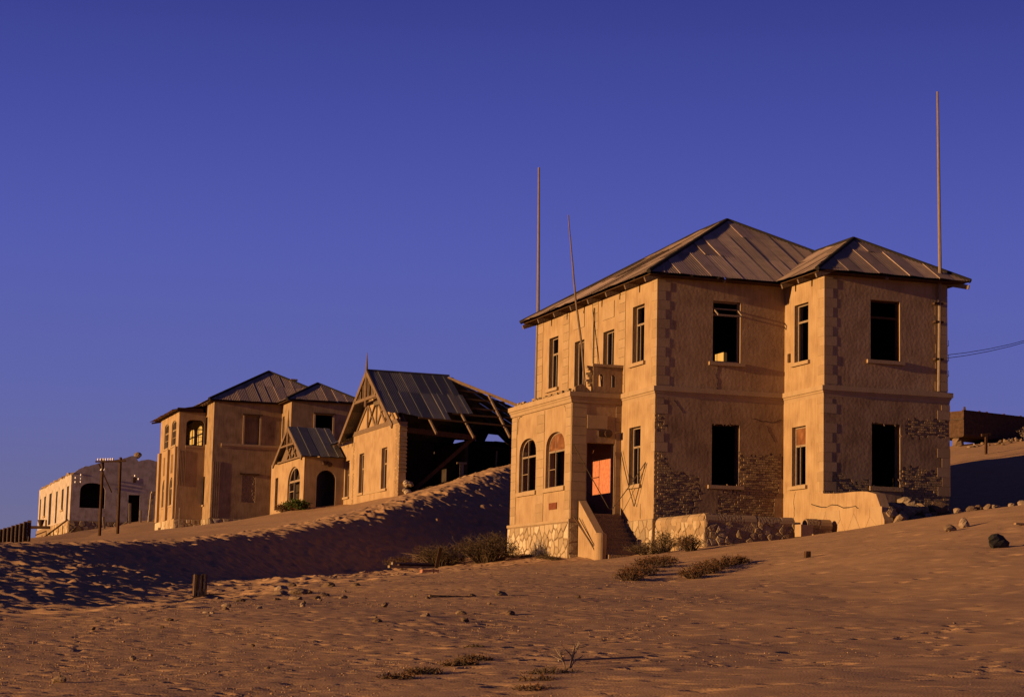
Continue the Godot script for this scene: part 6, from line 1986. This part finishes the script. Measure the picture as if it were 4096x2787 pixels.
	single_at("timber_gangway", bm, M.wood_dark, "dark timber beam bridging from the board fence towards the ruin", "beam")
	var tb := MB.new()
	tb.tube([Vector3(-9.93, 8.84, -115.25), Vector3(-9.95, 9.37, -115.25)], [0.16, 0.32], 10)
	single_at("metal_tub", tb, M.rust, "dark flared metal tub standing on the timber beam", "tub")
	tb = MB.new()
	tb.bar(Vector3(-9.52, 8.84, -115.1), Vector3(-9.53, 9.37, -115.1), 0.12, 0.12)
	single_at("beam_post", tb, M.wood_dark, "short dark post beside the metal tub on the beam", "post")
	var rl := thing("hand_rail", "dark sloping handrail with posts along the ruin's lit plinth", "railing", Vector3(-8.2, 7.6, -120.2))
	var r1 := MB.new()
	r1.bar(Vector3(-9.35, 7.8, -120.57), Vector3(-7.15, 9.67, -119.6), 0.12, 0.13)
	part(rl, "rail", r1, M.wood_dark)
	r1 = MB.new()
	r1.bar(Vector3(-9.84, 8.2, -120.68), Vector3(-8.93, 8.59, -120.3), 0.09, 0.09)
	part(rl, "rail", r1, M.wood_dark)
	r1 = MB.new()
	r1.bar(Vector3(-8.5, 7.9, -120.2), Vector3(-6.92, 8.58, -119.65), 0.05, 0.05)
	part(rl, "rail", r1, M.wood)
	for e in [[-9.3, 8.2], [-8.95, 8.5], [-8.6, 8.5], [-8.3, 8.75], [-7.9, 9.0], [-7.52, 9.17]]:
		var mb := MB.new()
		mb.bar(Vector3(e[0], 7.0, -120.2), Vector3(e[0], e[1], -120.2), 0.06, 0.06)
		part(rl, "rail_post", mb, M.wood_dark)
	var dk := MB.new()
	dk.face([Vector3(-6.6, 7.7, -122.7), Vector3(-6.45, 8.75, -122.9), Vector3(-5.82, 9.31, -123.0), Vector3(-5.1, 8.3, -122.6)], Z)
	dk.face([Vector3(-6.6, 7.7, -122.75), Vector3(-6.45, 8.75, -122.95), Vector3(-5.82, 9.31, -123.05), Vector3(-5.1, 8.3, -122.65)], F)
	single_at("leaning_sheet", dk, M.rust, "dark rusted metal sheet leaning below the ruin's plinth", "metal sheet")
	for e in [[Vector3(-1.42, 9.0, -120.8), Vector3(-1.53, 11.4, -120.63), 0.2, "tall pale post standing before the ruin's doorway"], [Vector3(-0.48, 9.2, -120.5), Vector3(-0.54, 10.78, -120.4), 0.16, "short pale post right of the ruin's doorway"], [Vector3(-3.6, 8.9, -121.6), Vector3(-3.74, 10.12, -121.55), 0.2, "leaning stub of post under the ruin's arched opening"]]:
		var mb := MB.new()
		mb.bar(e[0], e[1], e[2], e[2], Vector3.BACK)
		single_at("old_post", mb, M.wood_grey, e[3], "post")
	var bw := MB.new()
	for k in 6: rough_block(bw, Vector3(0.26 + 0.02 * k, 9.5 + k * 0.52, -120.0), Vector3(0.42 - 0.02 * k, 0.56, 0.4), 0.14)
	rough_block(bw, Vector3(0.52, 12.35, -120.0), Vector3(0.5, 0.4, 0.4), 0.2)
	single_at("broken_pier", bw, M.stone[1], "tall broken masonry pier leaning right of the ruin's doorway", "pier")
	var pl2 := MB.new()
	pl2.bar(Vector3(-2.6, 9.0, -121.0), Vector3(-1.7, 9.75, -120.8), 0.12, 0.1)
	single_at("loose_timber", pl2, M.wood_grey, "loose timber lying aslant between the ruin's two posts", "timber")
	# the long dark tank on the right
	var an := deg_to_rad(-17.0)
	var dx := Vector3(cos(an), 0, sin(an))
	var dz := Vector3(-sin(an), 0, cos(an))
	var c0 := Vector3(27.44, 11.46, -24.5)
	var tk := thing("metal_tank", "long dark box-shaped metal tank with lit end resting on stones at the right", "tank", c0 + dx * 4.0)
	var tm := MB.new()
	var pr := [Vector2(0.0, 0.12), Vector2(0.04, 0.03), Vector2(0.14, 0.0), Vector2(2.0, 0.0), Vector2(2.0, 1.36), Vector2(0.0, 1.36)]
	for k in pr.size():
		var a: Vector2 = pr[k]
		var b: Vector2 = pr[(k + 1) % pr.size()]
		var pa := c0 - dz * a.x + Vector3(0, a.y, 0)
		var pb := c0 - dz * b.x + Vector3(0, b.y, 0)
		tm.face([pa, pb, pb + dx * 11.0, pa + dx * 11.0], (pa + pb) * 0.5 - (c0 - dz + Vector3(0, 0.68, 0)))
	for e in [0.0, 11.0]:
		var ring := []
		for a in pr: ring.append(c0 - dz * a.x + Vector3(0, a.y, 0) + dx * e)
		tm.face(ring, dx * (-1.0 if e == 0.0 else 1.0))
	part(tk, "tank_body", tm, M.rust)
	var bd := MB.new()
	bd.box(c0 + dx * -0.015 - dz * 1.0 + Vector3(0, 0.93, 0), Vector3(0.05, 0.06, 2.02), Basis(dx, Vector3.UP, dz))
	bd.box(c0 + dx * 5.5 + Vector3(0, 1.37, 0) - dz * 0.02, Vector3(11.1, 0.05, 0.12), Basis(dx, Vector3.UP, dz))
	part(tk, "tank_rim", bd, M.wire)
	for e in [0.06, 1.2, 1.75, 3.1, 4.4, 4.9]:
		var kn := MB.new()
		kn.tube([c0 + dx * e + Vector3(0, 1.38, 0), c0 + dx * e + Vector3(0, 1.44 + (0.12 if e < 0.1 else 0.0), 0)], [0.07, 0.05], 6)
		part(tk, "rim_bolt", kn, M.rust)
	for e in [0.35, 2.9, 5.6, 8.5]:
		var q: Vector3 = c0 + dx * e - dz * 0.7
		q.y = 11.22
		single("support_stone", boulder(Vector3(0.7, 0.66, 0.8), 6), M.rock[1], "stone propping up the dark metal tank", "stone", q, "stones under the tank")
	for k in 26:
		var q := c0 + dx * rr(-0.8, 3.4) + dz * rr(0.3, 3.4)
		var rs := single("scree_stone", boulder(Vector3(rr(0.15, 0.4), rr(0.12, 0.26), rr(0.15, 0.35)), 6), M.rock[k % 3], "small stone in the scree below the dark tank", "stone", on_sand(q.x, q.z, 0.03), "scree below the tank")
	var rp := MB.new()
	var rq := on_sand(24.2, -17.2)
	rp.bar(rq + Vector3(0, -0.2, 0), rq + Vector3(0.04, 1.0, 0), 0.11, 0.11, Vector3.BACK)
	rp.bar(rq + Vector3(-0.22, 0.92, 0), rq + Vector3(0.26, 0.98, 0), 0.1, 0.12)
	single_at("marker_post", rp, M.wood_dark, "dark wooden post with a short crosspiece below the tank", "post")
	var rw := MB.new()
	var rz := on_sand(28.4, -20.6)
	rw.bar(rz + Vector3(-0.1, 0.15, 0), rz + Vector3(2.2, 0.5, -0.3), 0.14, 0.1)
	single_at("long_plank", rw, M.wood, "long reddish plank lying on the sand below the tank at the right edge", "plank")

func _ready() -> void:
	# camera: a short telephoto at eye height, tilted up the slope
	var cam := Camera3D.new()
	cam.name = "camera"
	cam.fov = 19.446
	cam.near = 0.1
	cam.far = 4000.0
	var pitch := 0.132994
	var roll := 0.022629
	var yaw := 0.324116
	var fw := Vector3(sin(yaw) * cos(pitch), sin(pitch), -cos(yaw) * cos(pitch))
	var r0 := Vector3(cos(yaw), 0, sin(yaw))
	var u0 := r0.cross(fw)
	cam.transform = Transform3D(Basis(r0 * cos(roll) + u0 * sin(roll), u0 * cos(roll) - r0 * sin(roll), -fw), Vector3(-28.0206, 1.5481, 67.0423))
	add_child(cam)
	# sky: clear evening air, deep blue overhead, grey violet at the horizon
	var sky_m := PanoramaSkyMaterial.new()
	sky_m.panorama = evening_sky()
	var env := Environment.new()
	env.background_mode = Environment.BG_SKY
	env.sky = Sky.new()
	env.sky.sky_material = sky_m
	env.tonemap_mode = Environment.TONE_MAPPER_LINEAR
	env.tonemap_exposure = EXPOSURE
	env.sdfgi_enabled = true
	env.ssao_enabled = true
	env.ssil_enabled = true
	var we := WorldEnvironment.new()
	we.name = "evening_air"
	we.environment = env
	add_child(we)
	# sun: a few degrees above the horizon on the left, a little behind the camera
	var sun := DirectionalLight3D.new()
	sun.name = "sun"
	sun.light_energy = 1.6
	sun.light_color = srgb(Color(1.0, 0.60, 0.27))
	sun.light_angular_distance = 0.5
	sun.shadow_enabled = true
	add_child(sun)
	sun.look_at_from_position(Vector3.ZERO, Vector3(1.0, -0.122, -0.05), Vector3.UP)
	rng.seed = 20
	make_materials()
	build_sand()
	make_bricks()
	build_corner_house()
	build_terrace()
	build_plants()
	build_litter()
	build_gabled_house()
	build_veranda_house()
	build_far_things()
